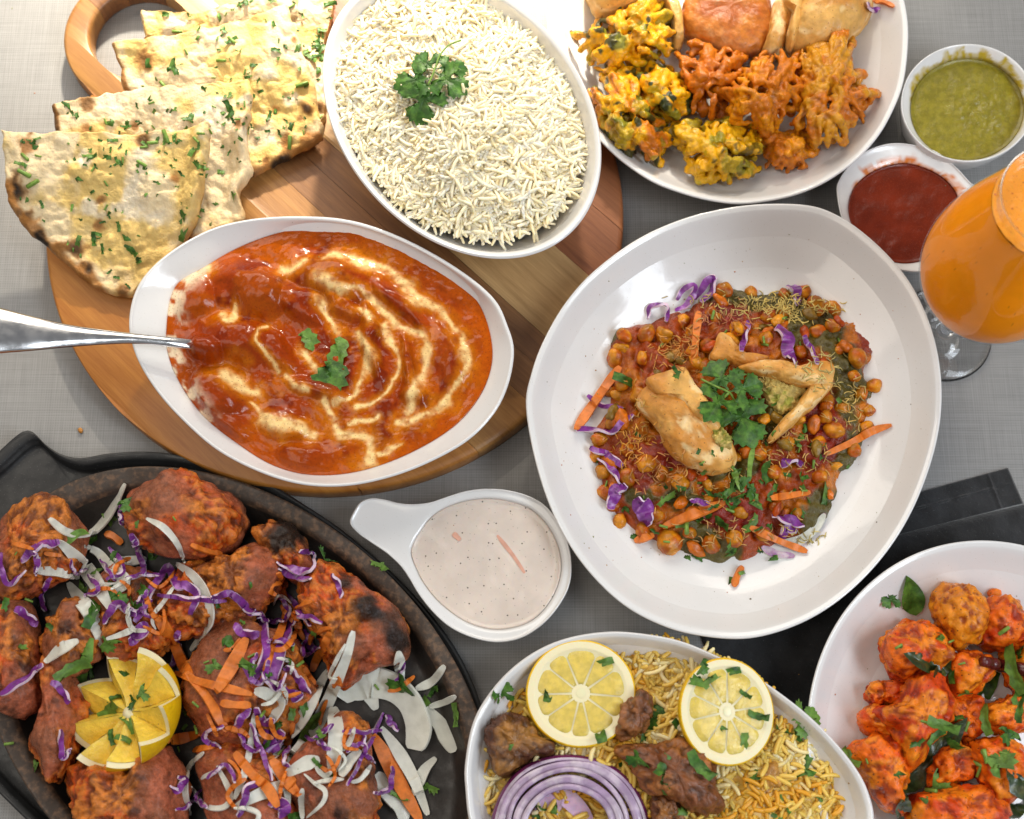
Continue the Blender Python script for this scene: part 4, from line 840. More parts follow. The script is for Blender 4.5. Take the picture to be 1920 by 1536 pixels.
cabb(z1([(1580, 1290), (1720, 1260), (1830, 1330), (1880, 1400), (1930, 1400)]), 11, 'wavy purple cabbage shred on the smooth brown meat')
cabb(z1([(390, 1140), (330, 1230), (310, 1290), (350, 1390)]), 9, 'thin purple cabbage shred left of the onion pile')
cabb(z1([(120, 1370), (190, 1410), (290, 1490)]), 15, 'purple cabbage flake on meat left of the lemon')
cabb(z1([(950, 1150), (1060, 1110), (1200, 1120)]), 8, 'thin purple cabbage thread right of the onion pile')
cabb(z3([(970, 195), (1050, 130), (1110, 60)]), 22, 'broad crumpled purple cabbage leaf above the lemon half')
cabb(z2([(470, 510), (560, 540), (575, 610), (540, 660), (470, 655), (400, 640), (310, 600)]), 14, 'crumpled purple cabbage shred by the charred tip')
cabb(z2([(320, 645), (440, 700), (545, 715)]), 11, 'purple cabbage shred just under the charred tip')
cabb(z2([(700, 680), (750, 760), (768, 850)]), 9, 'small upright cabbage shred on the charred right chunk')
cabb(z2([(0, 820), (90, 930), (170, 960), (210, 1050), (230, 1180), (200, 1330), (110, 1460)]), 15, 'long curving purple cabbage shred left of the carrot sticks')
cabb(z2([(0, 1050), (60, 1100), (180, 1120)]), 15, 'pale-centred cabbage shred under the curving purple one')
cabb(z2([(340, 790), (420, 880), (545, 1050)]), 11, 'purple cabbage shred running beside the hooked carrot')
cabb(z2([(410, 985), (370, 1130), (320, 1280), (270, 1500)]), 17, 'wide flat purple cabbage ribbon at the middle right', wave=.2)
cabb(z2([(230, 1165), (330, 1160), (430, 1190)]), 9, 'thin purple cabbage shred crossing the wide ribbon')
cabb(z2([(490, 1080), (540, 1180), (595, 1245)]), 15, 'purple cabbage fold left of the charred right chunk')
cabb(z4([(380, 375), (450, 430), (500, 500), (560, 580)]), 15, 'lilac cabbage strip below the charred right chunk')
cabb(z4([(320, 500), (400, 570), (495, 590), (430, 630)]), 13, 'curled dark purple cabbage tip in the salad heap')
cabb(z4([(160, 690), (220, 790), (300, 790)]), 13, 'purple cabbage curl above the purple knot')
cabb(z4([(180, 860), (260, 900), (290, 1000), (340, 900), (360, 860)]), 24, 'crumpled dark purple cabbage knot in the salad heap')
cabb(z4([(120, 800), (190, 980), (240, 1100), (280, 1235)]), 8, 'long thin purple shred left of the lower salad heap')
cabb(z4([(1110, 720), (1060, 860), (960, 1040), (850, 1270)]), 7, 'long thin purple thread beside the onion half-moon', wave=.2)
cabb(z4([(810, 860), (950, 870), (1110, 850)]), 7, 'thin purple thread lying level beside the half-moon')
cabb(z4([(1140, 740), (1170, 800), (1230, 860)]), 12, 'purple sliver inside the onion half-moon')
cabb(z4([(1210, 490), (1250, 410), (1280, 350)]), 6, 'fine purple curl on the upright onion strip')
cabb(z4([(20, 1500), (70, 1410), (100, 1290), (205, 1230)]), 12, 'purple cabbage shred at the lower left of the heap')
cabb(z4([(260, 1420), (320, 1390), (380, 1450), (330, 1490)]), 20, 'round purple-edged cabbage bit at the bottom frame edge')
cabb(z4([(0, 850), (60, 760), (120, 690)]), 12, 'slanting lilac shred left of the rounded white cabbage')
cabb(z3([(10, 585), (150, 500), (325, 360)]), 13, 'straight lilac cabbage strip left of the lemon half', wave=.2)
cabb(z3([(395, 490), (460, 550), (530, 650)]), 12, 'pale purple cabbage sliver just left of the lemon')
cabb(z3([(460, 850), (470, 1050), (545, 995)]), 10, 'hooked purple cabbage shred lower left of the lemon')
cabb(z3([(1285, 380), (1330, 250), (1340, 110)]), 13, 'purple cabbage fold behind the long carrot stick')
cabb(z3([(1285, 1270), (1330, 1310), (1390, 1230), (1340, 1200)]), 11, 'purple cabbage curl below the lemon on the right')
carrot(z1([(95, 875), (170, 895), (250, 920)]), 7, 'thin carrot sliver on the upper left meat chunk')
carrot(z1([(330, 950), (460, 968)]), 7, 'short carrot sliver by the purple fold at left')
carrot(z1([(785, 800), (850, 825), (915, 880)]), 13, 'stubby carrot chip beside the topmost meat chunk')
carrot(z1([(1430, 885), (1540, 930), (1665, 955)]), 9, 'carrot sliver at the foot of the topmost meat chunk')
carrot(z2([(310, 670), (370, 780)]), 14, 'short carrot stick under the charred tip')
carrot(z2([(300, 830), (255, 800), (270, 750), (330, 745), (350, 840), (410, 940), (450, 1050), (500, 1150)]), 13, 'hooked long carrot shred at the upper right of the salad')
carrot(z2([(360, 940), (350, 1030), (290, 1190), (190, 1440)]), 13, 'long slanting carrot stick beside the wide purple ribbon')
carrot(z2([(685, 1095), (650, 1200), (590, 1290), (555, 1380)]), 16, 'pointed carrot shred at the charred right chunk')
carrot(z2([(490, 1340), (530, 1400), (580, 1470)]), 9, 'small carrot sliver left of the long pale slice')
carrot(z3([(1175, 0), (1280, 150), (1370, 350), (1440, 470)]), 20, 'thick upper carrot stick right of the lemon')
carrot(z3([(1400, 420), (1560, 620), (1700, 860)]), 15, 'long carrot shred slanting down right of the lemon')
carrot(z3([(1310, 420), (1500, 490), (1700, 540), (1890, 585)]), 13, 'level carrot shred crossing the long slanting one')
carrot(z3([(1850, 160), (1740, 370), (1620, 565)]), 22, 'broad pointed carrot slice upper right of the lemon')
carrot(z3([(1265, 935), (1380, 910), (1495, 880)]), 17, 'blunt carrot stub touching the lemon on its right')
carrot(z3([(1450, 1005), (1610, 975)]), 11, 'small carrot wedge lower right of the lemon')
carrot(z3([(1655, 648), (1760, 665), (1880, 665)]), 13, 'short level carrot stick right of the lemon')
carrot(z4([(0, 1020), (130, 1180), (250, 1290), (325, 1430)]), 16, 'pale carrot slice at lower middle of the salad heap')
carrot(z4([(440, 795), (400, 950), (365, 1095)]), 12, 'upright carrot stick in the middle of the salad heap')
carrot(z4([(275, 1075), (360, 1180), (485, 1340)]), 21, 'broad carrot slice at the bottom of the salad heap')
carrot(z4([(1040, 890), (1130, 1050), (1240, 1260), (1390, 1530)]), 24, 'long thick carrot stick beside the straight onion slice')
MK = {'topmost meat chunk': (350, 960), 'upper left meat chunk': (80, 1010), 'onion pile': (190, 1055), 'charred tip': (535, 1020), 'charred right chunk': (670, 1170), 'lemon half': (232, 1331), 'broad carrot slice': (435, 1250), 'onion half-moon': (730, 1320), 'thick white rib': (627, 1390), 'purple knot': (505, 1380), 'lowest left meat chunk': (240, 1490), 'platter rim': (860, 1290), 'narrow red meat piece': (110, 1380), 'wide purple ribbon': (525, 1240), 'lowest right meat chunk': (630, 1480)}
rs = np.random.default_rng(99)      # fine tangle through the heap
for k_i in range(64):
    cx, cy, sx, sy = [(200, 1070, 60, 45), (300, 1150, 70, 40), (500, 1240, 60, 60), (480, 1380, 75, 60), (590, 1400, 60, 70), (560, 1180, 50, 50), (430, 1480, 80, 40), (700, 1400, 50, 70)][k_i % 8]
    x, y = cx+rs.normal(0, sx*.6), cy+rs.normal(0, sy*.6); a = rs.uniform(0, math.pi); l = rs.uniform(28, 62); bend = rs.normal(0, 16); dx, dy = math.cos(a)*l/2, math.sin(a)*l/2
    pth = [(x-dx, y-dy), (x-dx*.4-math.sin(a)*bend*.7, y-dy*.4+math.cos(a)*bend*.7), (x+dx*.4-math.sin(a)*bend, y+dy*.4+math.cos(a)*bend), (x+dx, y+dy)]
    if math.hypot(x-232, y-1331) < 120 or y > 1560: continue
    sg = 'upper' if y < 1190 else 'lower'
    if k_i % 5 < 2: cabb(pth, rs.uniform(5, 9), 'thin tangled purple cabbage thread '+where(x, y, MK))
    elif k_i % 5 < 3: onion(pth, rs.uniform(5, 10), 'thin tangled pale onion thread '+where(x, y, MK))
    else: carrot(pth, rs.uniform(5, 9), 'thin tangled carrot thread '+where(x, y, MK))
HB = 'cilantro scattered on the tandoori platter'; HL = 'small chopped green cilantro piece scattered over the tandoori platter'
for q in z1([(840, 700, 40), (960, 590, 30), (570, 820, 34), (680, 860, 26), (850, 1000, 24), (1160, 980, 34), (1020, 740, 14), (870, 1260, 48), (1060, 1220, 40), (1010, 1330, 36), (30, 1360, 26), (640, 1210, 30), (720, 1080, 20), (690, 1400, 40), (1640, 1340, 18), (1880, 1195, 12)])+z2([(640, 580, 36), (1050, 640, 34), (110, 1350, 34), (580, 1120, 26), (60, 1040, 16), (240, 1400, 16)])+z3([(400, 80, 32), (160, 260, 34), (620, 280, 52), (540, 380, 46), (620, 440, 44), (700, 390, 30), (820, 210, 30), (1080, 580, 22), (840, 690, 44), (970, 790, 40), (880, 610, 28), (1000, 640, 24), (830, 905, 20), (925, 920, 22), (260, 1115, 16), (1400, 740, 26), (1680, 210, 44), (1610, 390, 26), (1880, 370, 30), (1380, 840, 14), (940, 420, 20)])+z4([(1240, 525, 40), (1420, 640, 34), (1510, 550, 30), (1670, 730, 30), (560, 850, 60), (640, 930, 36), (530, 700, 30), (340, 790, 22), (1210, 1370, 30), (1450, 1290, 34), (430, 700, 26), (410, 340, 28), (740, 1190, 30), (240, 980, 24), (620, 1100, 16), (450, 1500, 30)]):
    herb(*q, label=('large ' if q[2] > 38 else 'small ' if q[2] < 25 else '')+'chopped cilantro piece '+where(q[0], q[1], MK)+' on the platter', group=HB, light=.45)
for q in z1([(210, 1310, 15), (1310, 690, 9), (120, 950, 7)])+z3([(70, 955, 16), (1470, 660, 14), (1550, 345, 10), (1480, 850, 16), (1340, 1000, 10)])+z4([(480, 360, 18), (1065, 528, 12), (440, 235, 14), (200, 730, 16), (130, 300, 14), (340, 1030, 12), (1120, 380, 16)]):
    herb(q[0], q[1], q[2], 's', label='short green stem slice '+where(q[0], q[1], MK), group='herb stem slices on the tandoori platter')
# ------------------------------------------------------------------ fritters (fused batter strands, voxel-welded)
FRIT = mat('fried_batter', None, .32, sss=.12, srad=(1, .5, .1), ssc=.003, bump=((420, .0007),), var=.16, vscale=260, spec=.45, coat=.06)
zp = lambda pts: zt(pts, .36458, 1020, 0)
def inside(P, poly):
    x, y = P; c = False; n = len(poly)
    for i in range(n):
        (x1, y1), (x2, y2) = poly[i], poly[(i+1) % n]
        if (y1 > y) != (y2 > y) and x < (x2-x1)*(y-y1)/(y2-y1)+x1: c = not c
    return c
ICO = bmesh.new(); bmesh.ops.create_icosphere(ICO, subdivisions=2, radius=1); ICOV = np.array([v.co[:] for v in ICO.verts]); ICOF = [[v.index for v in f.verts] for f in ICO.faces]; ICO.free()
def fritter(label, poly, zb_, h, c1, c2, green, sd, nt=34, rad=(.0022, .0045), vox=.00085, group='fried fritters on the oval plate', strands=True):
    r = np.random.default_rng(sd); c = np.mean(poly, 0); poly = [tuple(c+(np.array(p)-c)*1.10) for p in poly]; Q = crom(poly, 200); c = Q.mean(0)
    V, F = [], []; off = 0
    def add(A, B):
        nonlocal off
        V.append(A); F.extend([[i+off for i in f] for f in B]); off += len(A)
    def dome(q):
        th = math.atan2(q[1]-c[1], q[0]-c[0]); s = math.hypot(q[0]-c[0], q[1]-c[1])/ang_loop(poly, c, np.array([th]))[0]; return min(s, 1)
    n = 0
    while n < 46:     # body of small lumps
        a = r.integers(0, 200); q = c+(Q[a]-c)*math.sqrt(r.random())*.86; s = dome(q); hh = h*math.sqrt(max(1-s*s, .04))*r.uniform(.35, .95)
        R = r.uniform(.003, .0075)*(1.15-.55*s); P = W(q[0], q[1], zb_+hh*.8); A = ICOV*R*r.uniform(.7, 1.3, 3)+P
        add(A+fbm(A, 180, 2, sd)[:, None]*ICOV*.0015, ICOF); n += 1
    for i in range(nt):  # curling strands to the outline
        a = r.integers(0, 200); q0 = c+(Q[a]-c)*r.uniform(.1, .5); q1 = c+(Q[(a+r.integers(-16, 17)) % 200]-c)*r.uniform(.82, .99); m = (q0+q1)/2+r.normal(0, 13, 2)
        pp = np.array([q0, m, q1]); s = [dome(x) for x in pp]; z = [zb_+h*(math.sqrt(max(1-x*x, .03))*.75+.18)+r.uniform(-.003, .005) for x in s]
        P3 = crom(np.array([W(*pp[k], z[k]) for k in range(3)]), 12, False)
        rr = r.uniform(*rad)*np.linspace(1, r.uniform(.5, .95), 12)*(1+.2*np.sin(np.arange(12)*1.3+i)); rr[-1] *= .6
        T, Sd, Nn = frame(P3); an = np.linspace(0, 2*math.pi, 7, endpoint=False)
        A = P3[:, None]+rr[:, None, None]*(np.cos(an)[None, :, None]*Sd[:, None]+np.sin(an)[None, :, None]*Nn[:, None])
        add(A.reshape(-1, 3), gridfaces(12, 7)+[list(range(7))[::-1], [77+j for j in range(7)]])
    me = bpy.data.meshes.new('t'); me.from_pydata(np.concatenate(V).tolist(), [], F); ob = bpy.data.objects.new('t', me); S.collection.objects.link(ob)
    md = ob.modifiers.new('r', 'REMESH'); md.mode = 'VOXEL'; md.voxel_size = vox
    s2 = ob.modifiers.new('s', 'SMOOTH'); s2.factor = .5; s2.iterations = 3
    dg = bpy.context.evaluated_depsgraph_get(); ev = ob.evaluated_get(dg).to_mesh()
    n = len(ev.vertices); A = np.empty(n*3); ev.vertices.foreach_get('co', A); A = A.reshape(-1, 3); nr_ = np.empty(n*3); ev.vertices.foreach_get('normal', nr_); nr_ = nr_.reshape(-1, 3); FF = [list(p.vertices) for p in ev.polygons]
    ob.evaluated_get(dg).to_mesh_clear(); bpy.data.objects.remove(ob); bpy.data.meshes.remove(me)
    b1 = fbm(A, 230, 3, sd); A = A+nr_*(.0009*b1)[:, None]; A[:, 2] = np.maximum(A[:, 2], zb_)
    hi = (A[:, 2]-zb_)/h; n2 = fbm(A, 60, 3, sd+4)
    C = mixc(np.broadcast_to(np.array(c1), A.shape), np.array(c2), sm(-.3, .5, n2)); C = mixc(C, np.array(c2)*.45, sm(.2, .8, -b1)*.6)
    if green: C = mixc(C, np.array([.030, .040, .008]), sm(.28, .42, fbm(A, 95, 3, sd+20))*green); C = mixc(C, np.array([.33, .30, .02]), sm(.2, .35, fbm(A, 80, 2, sd+31))*.6)
    return solid('fritter', A, FF, FRIT, label, 'fritter', group, cols=C)
Y1, Y2 = (.76, .38, .004), (.62, .26, .005); O1, O2 = (.74, .28, .006), (.54, .15, .005)
PZ = PKZ+.0095
fritter('yellow spinach fritter at upper left of the fritter plate', zp([(135, 170), (200, 115), (280, 110), (350, 60), (430, 0), (540, -20), (630, 40), (670, 120), (685, 200), (650, 280), (560, 335), (450, 310), (330, 345), (240, 320), (170, 250)]), PZ, .040, Y1, Y2, .95, 101)
fritter('yellow fritter with dark spinach nearest the rice bowl', zp([(245, 450), (330, 365), (420, 345), (480, 440), (550, 540), (570, 620), (645, 700), (625, 790), (570, 842), (480, 825), (395, 780), (335, 700), (285, 590)]), PZ, .040, Y1, O2, .95, 102)
fritter('small leafy fritter between the left-hand fritters and the onion ones', zp([(440, 380), (560, 335), (680, 370), (758, 470), (752, 570), (660, 610), (560, 590), (480, 490)]), PZ, .034, Y1, Y2, 1., 103, 24)
fritter('bright yellow fritter at the front of the fritter plate', zp([(635, 690), (740, 605), (850, 640), (950, 600), (1040, 640), (1095, 700), (1128, 780), (1100, 870), (1020, 922), (900, 946), (790, 932), (738, 860), (725, 790)]), PZ, .036, (.66, .36, .008), Y1, .75, 104)
fritter('reddish onion fritter at the middle of the plate', zp([(698, 250), (790, 215), (900, 250), (1020, 258), (1042, 350), (985, 440), (905, 500), (940, 600), (850, 622), (760, 565), (740, 450), (695, 340)]), PZ, .036, O2, (.50, .13, .006), 0, 105, 40, (.0016, .0036))
fritter('crisp orange onion fritter right of the middle', zp([(850, 480), (980, 400), (1070, 310), (1200, 268), (1330, 310), (1370, 420), (1330, 540), (1230, 600), (1160, 700), (1060, 640), (1000, 630), (940, 590), (960, 510)]), PZ, .050, O1, O2, 0, 106, 52, (.0016, .0036))
fritter('large stringy orange fritter at the right of the plate', zp([(1300, 320), (1340, 240), (1440, 185), (1550, 115), (1588, 190), (1570, 320), (1640, 410), (1630, 470), (1718, 478), (1640, 525), (1642, 622), (1560, 660), (1552, 750), (1470, 762), (1380, 740), (1280, 650), (1300, 500)]), PZ, .046, (.60, .26, .010), O2, 0, 107, 70, (.0016, .0036))
fritter('knobbly orange fritter tip at the front right of the plate', zp([(1080, 640), (1160, 700), (1260, 690), (1370, 700), (1400, 770), (1380, 850), (1300, 872), (1210, 885), (1150, 790)]), PZ, .026, O1, O2, 0, 108, 24, (.0016, .0034))
PAST = mat('fried_pastry', None, .45, sss=.12, srad=(1, .6, .2), ssc=.003, bump=((100, .0010), (450, .0004)), var=.14, vscale=170, spec=.45, coat=.1, specks=[(140, .07, (.36, .15, .03))])
def pastcol(a=(.62, .34, .085), b=(.50, .21, .035), sd=0, hi=.6):
    def f(V, b1, b2, rid): n = fbm(V, 45, 3, sd); return mixc(mixc(np.broadcast_to(np.array(a), V.shape), np.array(b), sm(-.2, .5, n)), np.array([.86, .64, .32]), sm(.15, .6, fbm(V*np.array([1, 1, 3]), 75, 4, sd+2))*hi)
    return f
chunk('potato_patty', 'round reddish brown fried patty at the back of the fritter plate', 'patty', zp([(700, 100), (722, 0), (765, -70), (900, -120), (1050, -90), (1150, -20), (1178, 80), (1160, 200), (1110, 270), (1030, 302), (930, 285), (800, 222), (730, 180)]), PZ, .026, FRIT, pastcol((.48, .155, .018), (.34, .08, .010), 5, .12), amp=.0016, sc=50, fine=.0006, seed=31, flat=3.2)
def samosa(label, polys, z, h, sd):
    root = None
    for i, (nm, poly, zz, hh, amp) in enumerate(polys):
        if root is None: c = np.mean(poly, 0); root = thing('samosa', label, 'samosa', loc=tuple(W(*c, z)))
        chunk(nm, None, None, poly, z+zz, hh, PAST, pastcol(sd=sd+i), amp=amp, sc=40, fine=.0004, seed=sd+i, parent=root, flat=2.6)
samosa('golden samosa with crimped seam at the back right of the fritter plate', [('pastry_body', zp([(1240, 250), (1270, 60), (1330, -60), (1500, -110), (1650, -40), (1682, 60), (1650, 140), (1590, 195), (1500, 255), (1360, 295)]), 0, .042, .002), ('crimped_seam', zp([(1128, 262), (1150, 190), (1180, 30), (1240, 30), (1265, 120), (1230, 200), (1225, 262), (1170, 290)]), .004, .024, .003), ('crimped_seam', zp([(1210, 30), (1250, -50), (1330, -60), (1330, 40), (1310, 180), (1265, 270), (1240, 200), (1270, 100)]), .012, .026, .002)], PZ, .04, 41)
samosa('pale samosa behind the upper left fritter', [('pastry_body', zp([(232, -60), (240, 30), (300, 100), (450, 80), (560, 60), (660, -20), (640, -90), (450, -120)]), 0, .036, .002), ('crimped_seam', zp([(600, 0), (680, 10), (712, 130), (720, 250), (665, 262), (650, 160)]), .003, .024, .003)], PZ, .04, 47)
carrot(zp([(1690, 5), (1750, 12), (1800, 35)]), 9, 'carrot shred at the back rim of the fritter plate', group=None)
cabb(zp([(1660, 30), (1690, 55), (1720, 60)]), 12, 'purple cabbage bit at the back rim of the fritter plate', group=None)

# ------------------------------------------------------------------ chaat
z8 = lambda pts: zt(pts, .39068, 1080, 500)
HEAP = z8([(120, 350), (170, 285), (270, 270), (340, 262), (450, 215), (560, 170), (680, 85), (760, 92), (850, 104), (950, 104), (1100, 130), (1200, 150), (1280, 220), (1380, 258), (1475, 340), (1450, 440), (1400, 490), (1452, 560), (1440, 650), (1412, 740), (1404, 850), (1345, 960), (1275, 1000), (1262, 1120), (1200, 1240), (1100, 1330), (950, 1350), (850, 1405), (700, 1440), (560, 1400), (460, 1382), (380, 1340), (280, 1310), (180, 1230), (120, 1130), (90, 1000), (60, 900), (60, 810), (120, 720), (150, 640), (150, 520), (130, 430)])
HZ = PLZ+.0082
def heapz(x, y, s): return (.021*np.clip(1-s**2, 0, 1)**.75+.0040*f2(x, y, .035, 3, 51)+.0020*f2(x, y, .09, 2, 52))*sm(1.0, .9, s)+.0006
def heapc(x, y, s):
    red = np.array([.28, .040, .002]); c = mixc(np.broadcast_to(red, x.shape+(3,)), np.array([.47, .135, .004]), sm(-.2, .45, f2(x, y, .022, 4, 53)))
    g = np.array([.075, .068, .012]); u = (x-1080)/.39068; v = (y-500)/.39068
    def blob(cx, cy, a, b): return np.exp(-(((u-cx)/a)**2+((v-cy)/b)**2))
    gm = blob(700, 980, 200, 90)*.8+blob(960, 760, 90, 120)+blob(500, 1130, 120, 60)*.8+blob(820, 170, 330, 90)+blob(1150, 330, 170, 130)+blob(1300, 620, 110, 180)+blob(1310, 930, 110, 120)+blob(640, 1390, 200, 70)+blob(150, 330, 90, 60)+blob(60, 980, 60, 70)+blob(1200, 1200, 150, 110)+blob(560, 1290, 120, 60)+blob(270, 1120, 70, 50)
    c = mixc(c, g, np.clip(sm(.42, .62, gm+.35*f2(x, y, .03, 3, 54)), 0, .95))
    rm = blob(1130, 700, 130, 150)+blob(1150, 900, 130, 110)+blob(420, 900, 130, 120)+blob(720, 260, 150, 80)+blob(750, 1220, 200, 80)+blob(1400, 360, 90, 90)+blob(300, 1050, 70, 60)
    c = mixc(c, np.array([.20, .012, .006]), np.clip(sm(.4, .7, rm+.3*f2(x, y, .035, 3, 55)), 0, .9))
    return c
SAUC = mat('chaat_sauce', None, .25, sss=.08, ssc=.002, bump=((300, .0010), (1000, .0004)), var=.2, vscale=260, spec=.5, rvar=.12)
field('chaat_heap', HEAP, HZ, heapz, heapc, SAUC, 90, 300, 'chickpea chaat in orange gravy with green and red chutneys on the plate', 'chaat', skirt=.001)
PEAS = mat('sauced_chickpea', None, .26, sss=.15, srad=(1, .4, .1), ssc=.002, bump=((220, .0009),), var=.3, vscale=150, coat=.1, spec=.35)
def pea(px, py, rr, sd):
    p, n = hit(px, py); r = np.random.default_rng(sd); R = rr*.39068*.00036*r.uniform(.66, .98); u = ICO3; A = u*(1+.17*fbm(u, 1.5, 3, sd))[:, None]*R*np.array([1.08, .9, .85]); cle = np.exp(-((u[:, 0]-.2)/.14)**2)*np.clip(u[:, 2], 0, 1); A = A*(1-.06*cle)[:, None]
    Rm = rotm(np.array([r.uniform(0, 6)]), np.array([r.uniform(-.5, .5)]), np.array([r.uniform(-.5, .5)]))[0]; A = A @ Rm.T; B = W(px, py, p.z+R*(-.05 if sd > 54 else .2))
    C = mixc(np.broadcast_to(np.array([.58, .215, .008])*r.uniform(.6, 1.05), A.shape), np.array([.40, .08, .004]), sm(-.2, .5, fbm(u, 1.2, 3, sd+1))); V = A+B
    return solid('chickpea', V, ICOF3, PEAS, 'round orange chickpea '+where(px, py, MK8)+' in the chaat', 'chickpea', 'chickpeas in the chaat', cols=C)
b_ = bmesh.new(); bmesh.ops.create_icosphere(b_, subdivisions=3, radius=1); ICO3 = np.array([v.co[:] for v in b_.verts]); ICOF3 = [[v.index for v in f.verts] for f in b_.faces]; b_.free()
PEAL = [(190, 440, 55), (710, 112, 50), (840, 128, 45), (1000, 135, 52), (1085, 125, 42), (1150, 190, 55), (1232, 205, 50), (1350, 440, 55), (1240, 785, 62), (450, 1320, 66), (190, 740, 52), (110, 830, 50), (130, 985, 52), (245, 1015, 46), (500, 1035, 46), (420, 330, 48), (230, 330, 44), (340, 322, 48), (510, 262, 48), (1235, 285, 46), (1335, 525, 40), (1430, 572, 42), (1368, 610, 45), (1390, 780, 46), (140, 1085, 50), (385, 1195, 50), (210, 1222, 42), (760, 1305, 48), (650, 1335, 45), (960, 1155, 45), (250, 880, 50), (335, 945, 45), (160, 600, 46), (560, 1180, 42), (1000, 1090, 40), (900, 1290, 42), (480, 430, 42), (620, 470, 40), (320, 440, 44), (1400, 690, 40), (300, 620, 44), (220, 560, 40), (1330, 880, 42), (1170, 1010, 42), (1060, 1180, 40), (880, 900, 42), (1010, 850, 40), (100, 900, 42), (1260, 400, 40), (180, 1150, 40), (320, 1270, 40), (560, 320, 40), (920, 240, 38), (1110, 600, 40)]
MK8 = {k: tuple(z8([v])[0]) for k, v in {'left samosa half': (520, 760), 'right samosa half': (1060, 560), 'left carrot stick': (100, 640), 'looped cabbage shred': (390, 220), 'wide dark purple leaf': (1010, 370), 'pointed right carrot stick': (1380, 810), 'wide purple leaf scrap': (320, 1180), 'broad lower carrot stick': (560, 1190), 'pale onion crescent': (1100, 1290), 'level carrot stick': (1020, 1100), 'crimped pastry end': (760, 420), 'folded top cabbage': (620, 110), 'red chutney pool': (1420, 360)}.items()}
rp = np.random.default_rng(5)
for _ in range(60):
    a_, s_q = rp.uniform(-math.pi, math.pi), math.sqrt(rp.uniform(.05, .85)); cq = np.mean(HEAP, 0); rq = ang_loop(HEAP, cq, np.array([a_]))[0]*s_q; xq = ((cq[0]+rq*math.cos(a_)-1080)/.39068, (cq[1]+rq*math.sin(a_)-500)/.39068)
    if min((xq[0]-p[0])**2+(xq[1]-p[1])**2 for p in PEAL) > 75**2 and not (300 < xq[0] < 1150 and 480 < xq[1] < 930): PEAL.append((xq[0], xq[1], rp.uniform(38, 50)))
for i, (x, y, r_) in enumerate(PEAL): pea(*z8([(x, y)])[0], r_, i)
# diced onion and tomato lumps coated in gravy
for i in range(70):
    a_, s_q = rp.uniform(-math.pi, math.pi), math.sqrt(rp.uniform(.02, .9)); cq = np.mean(HEAP, 0); rq = ang_loop(HEAP, cq, np.array([a_]))[0]*s_q; x_, y_ = cq[0]+rq*math.cos(a_), cq[1]+rq*math.sin(a_)
    p, n = hit(x_, y_); R = rp.uniform(.0028, .0055); A = ICO3*np.array([1.3, .8, .7])*R; A = A*(1+.28*fbm(ICO3, 1.1, 3, i+300))[:, None]; Rm = rotm(np.array([rp.uniform(0, 6)]), np.array([rp.uniform(-.5, .5)]), np.array([rp.uniform(-.5, .5)]))[0]
    tone = np.array([(.50, .12, .004), (.36, .05, .003), (.56, .22, .01), (.20, .11, .012)][rp.integers(0, 4)])
    o_ = mkmesh('diced_lump', A @ Rm.T, ICOF3, PEAS, cols=np.ones((len(A), 3))*tone*(1+.3*fbm(ICO3, 1.5, 2, i))[:, None]); CH_ = [o for o in S.objects if o.name == 'chaat_heap'][0]
    ob = link('diced_lump', o_, CH_, tuple(np.array(W(x_, y_, p.z+R*.15))-np.array(CH_.location)))
# samosa halves
def broken(label, polys, sd):
    c = np.mean(polys[0][1], 0); p, _ = hit(*c); root = thing('samosa_half', label, 'samosa', 'broken samosa on the chaat', loc=tuple(p)); m2 = mat('potato_filling', None, .6, bump=((300, .0012),), var=.3, vscale=250)
    for i, (nm, poly, dz, hh, fill) in enumerate(polys):
        col = pastcol((.74, .40, .10), (.58, .24, .035), sd+i, .8) if not fill else (lambda V, b1, b2, rid: mixc(np.broadcast_to(np.array([.50, .37, .10]), V.shape), np.array([.26, .25, .03]), sm(.1, .4, fbm(V, 200, 3, 4))))
        chunk(nm, None, None, poly, p.z+dz, hh, m2 if fill else PAST, col, amp=.0026 if not fill else .001, sc=45, fine=.0005 if not fill else .0018, seed=sd+i, parent=root, flat=3.6 if nm == 'folded_edge' else 2.6)
broken('left broken samosa half with crisp golden crust on the chaat', [('crust', z8([(285, 660), (350, 545), (430, 520), (520, 500), (560, 580), (620, 670), (700, 800), (752, 870), (752, 955), (690, 988), (600, 982), (500, 930), (420, 850), (360, 760)]), -.006, .026, 0), ('folded_edge', z8([(340, 550), (430, 520), (515, 500), (560, 570), (650, 690), (690, 780), (640, 790), (560, 720), (470, 630), (390, 620)]), .010, .013, 0), ('filling', z8([(650, 790), (690, 770), (745, 830), (735, 870), (690, 865), (655, 840)]), .012, .010, 1)], 60)
broken('right broken samosa half opened to show potato filling', [('crust', z8([(775, 490), (870, 455), (1000, 468), (1115, 500), (1195, 463), (1236, 495), (1218, 575), (1150, 580), (1080, 572), (980, 548), (850, 520)]), .003, .017, 0), ('crust', z8([(1130, 560), (1200, 540), (1220, 585), (1150, 665), (1090, 725), (1000, 795), (950, 835), (938, 805), (1035, 680), (1100, 605)]), -.003, .018, 0), ('filling', z8([(870, 540), (980, 550), (1085, 575), (1095, 610), (1035, 690), (970, 720), (910, 640)]), -.004, .013, 1)], 70)
broken('small crimped pastry end behind the samosa halves', [('crimped_edge', z8([(630, 445), (690, 335), (730, 350), (770, 385), (830, 430), (925, 440), (860, 485), (740, 475)]), -.001, .013, 0)], 80)
CG = 'purple cabbage on the chaat'
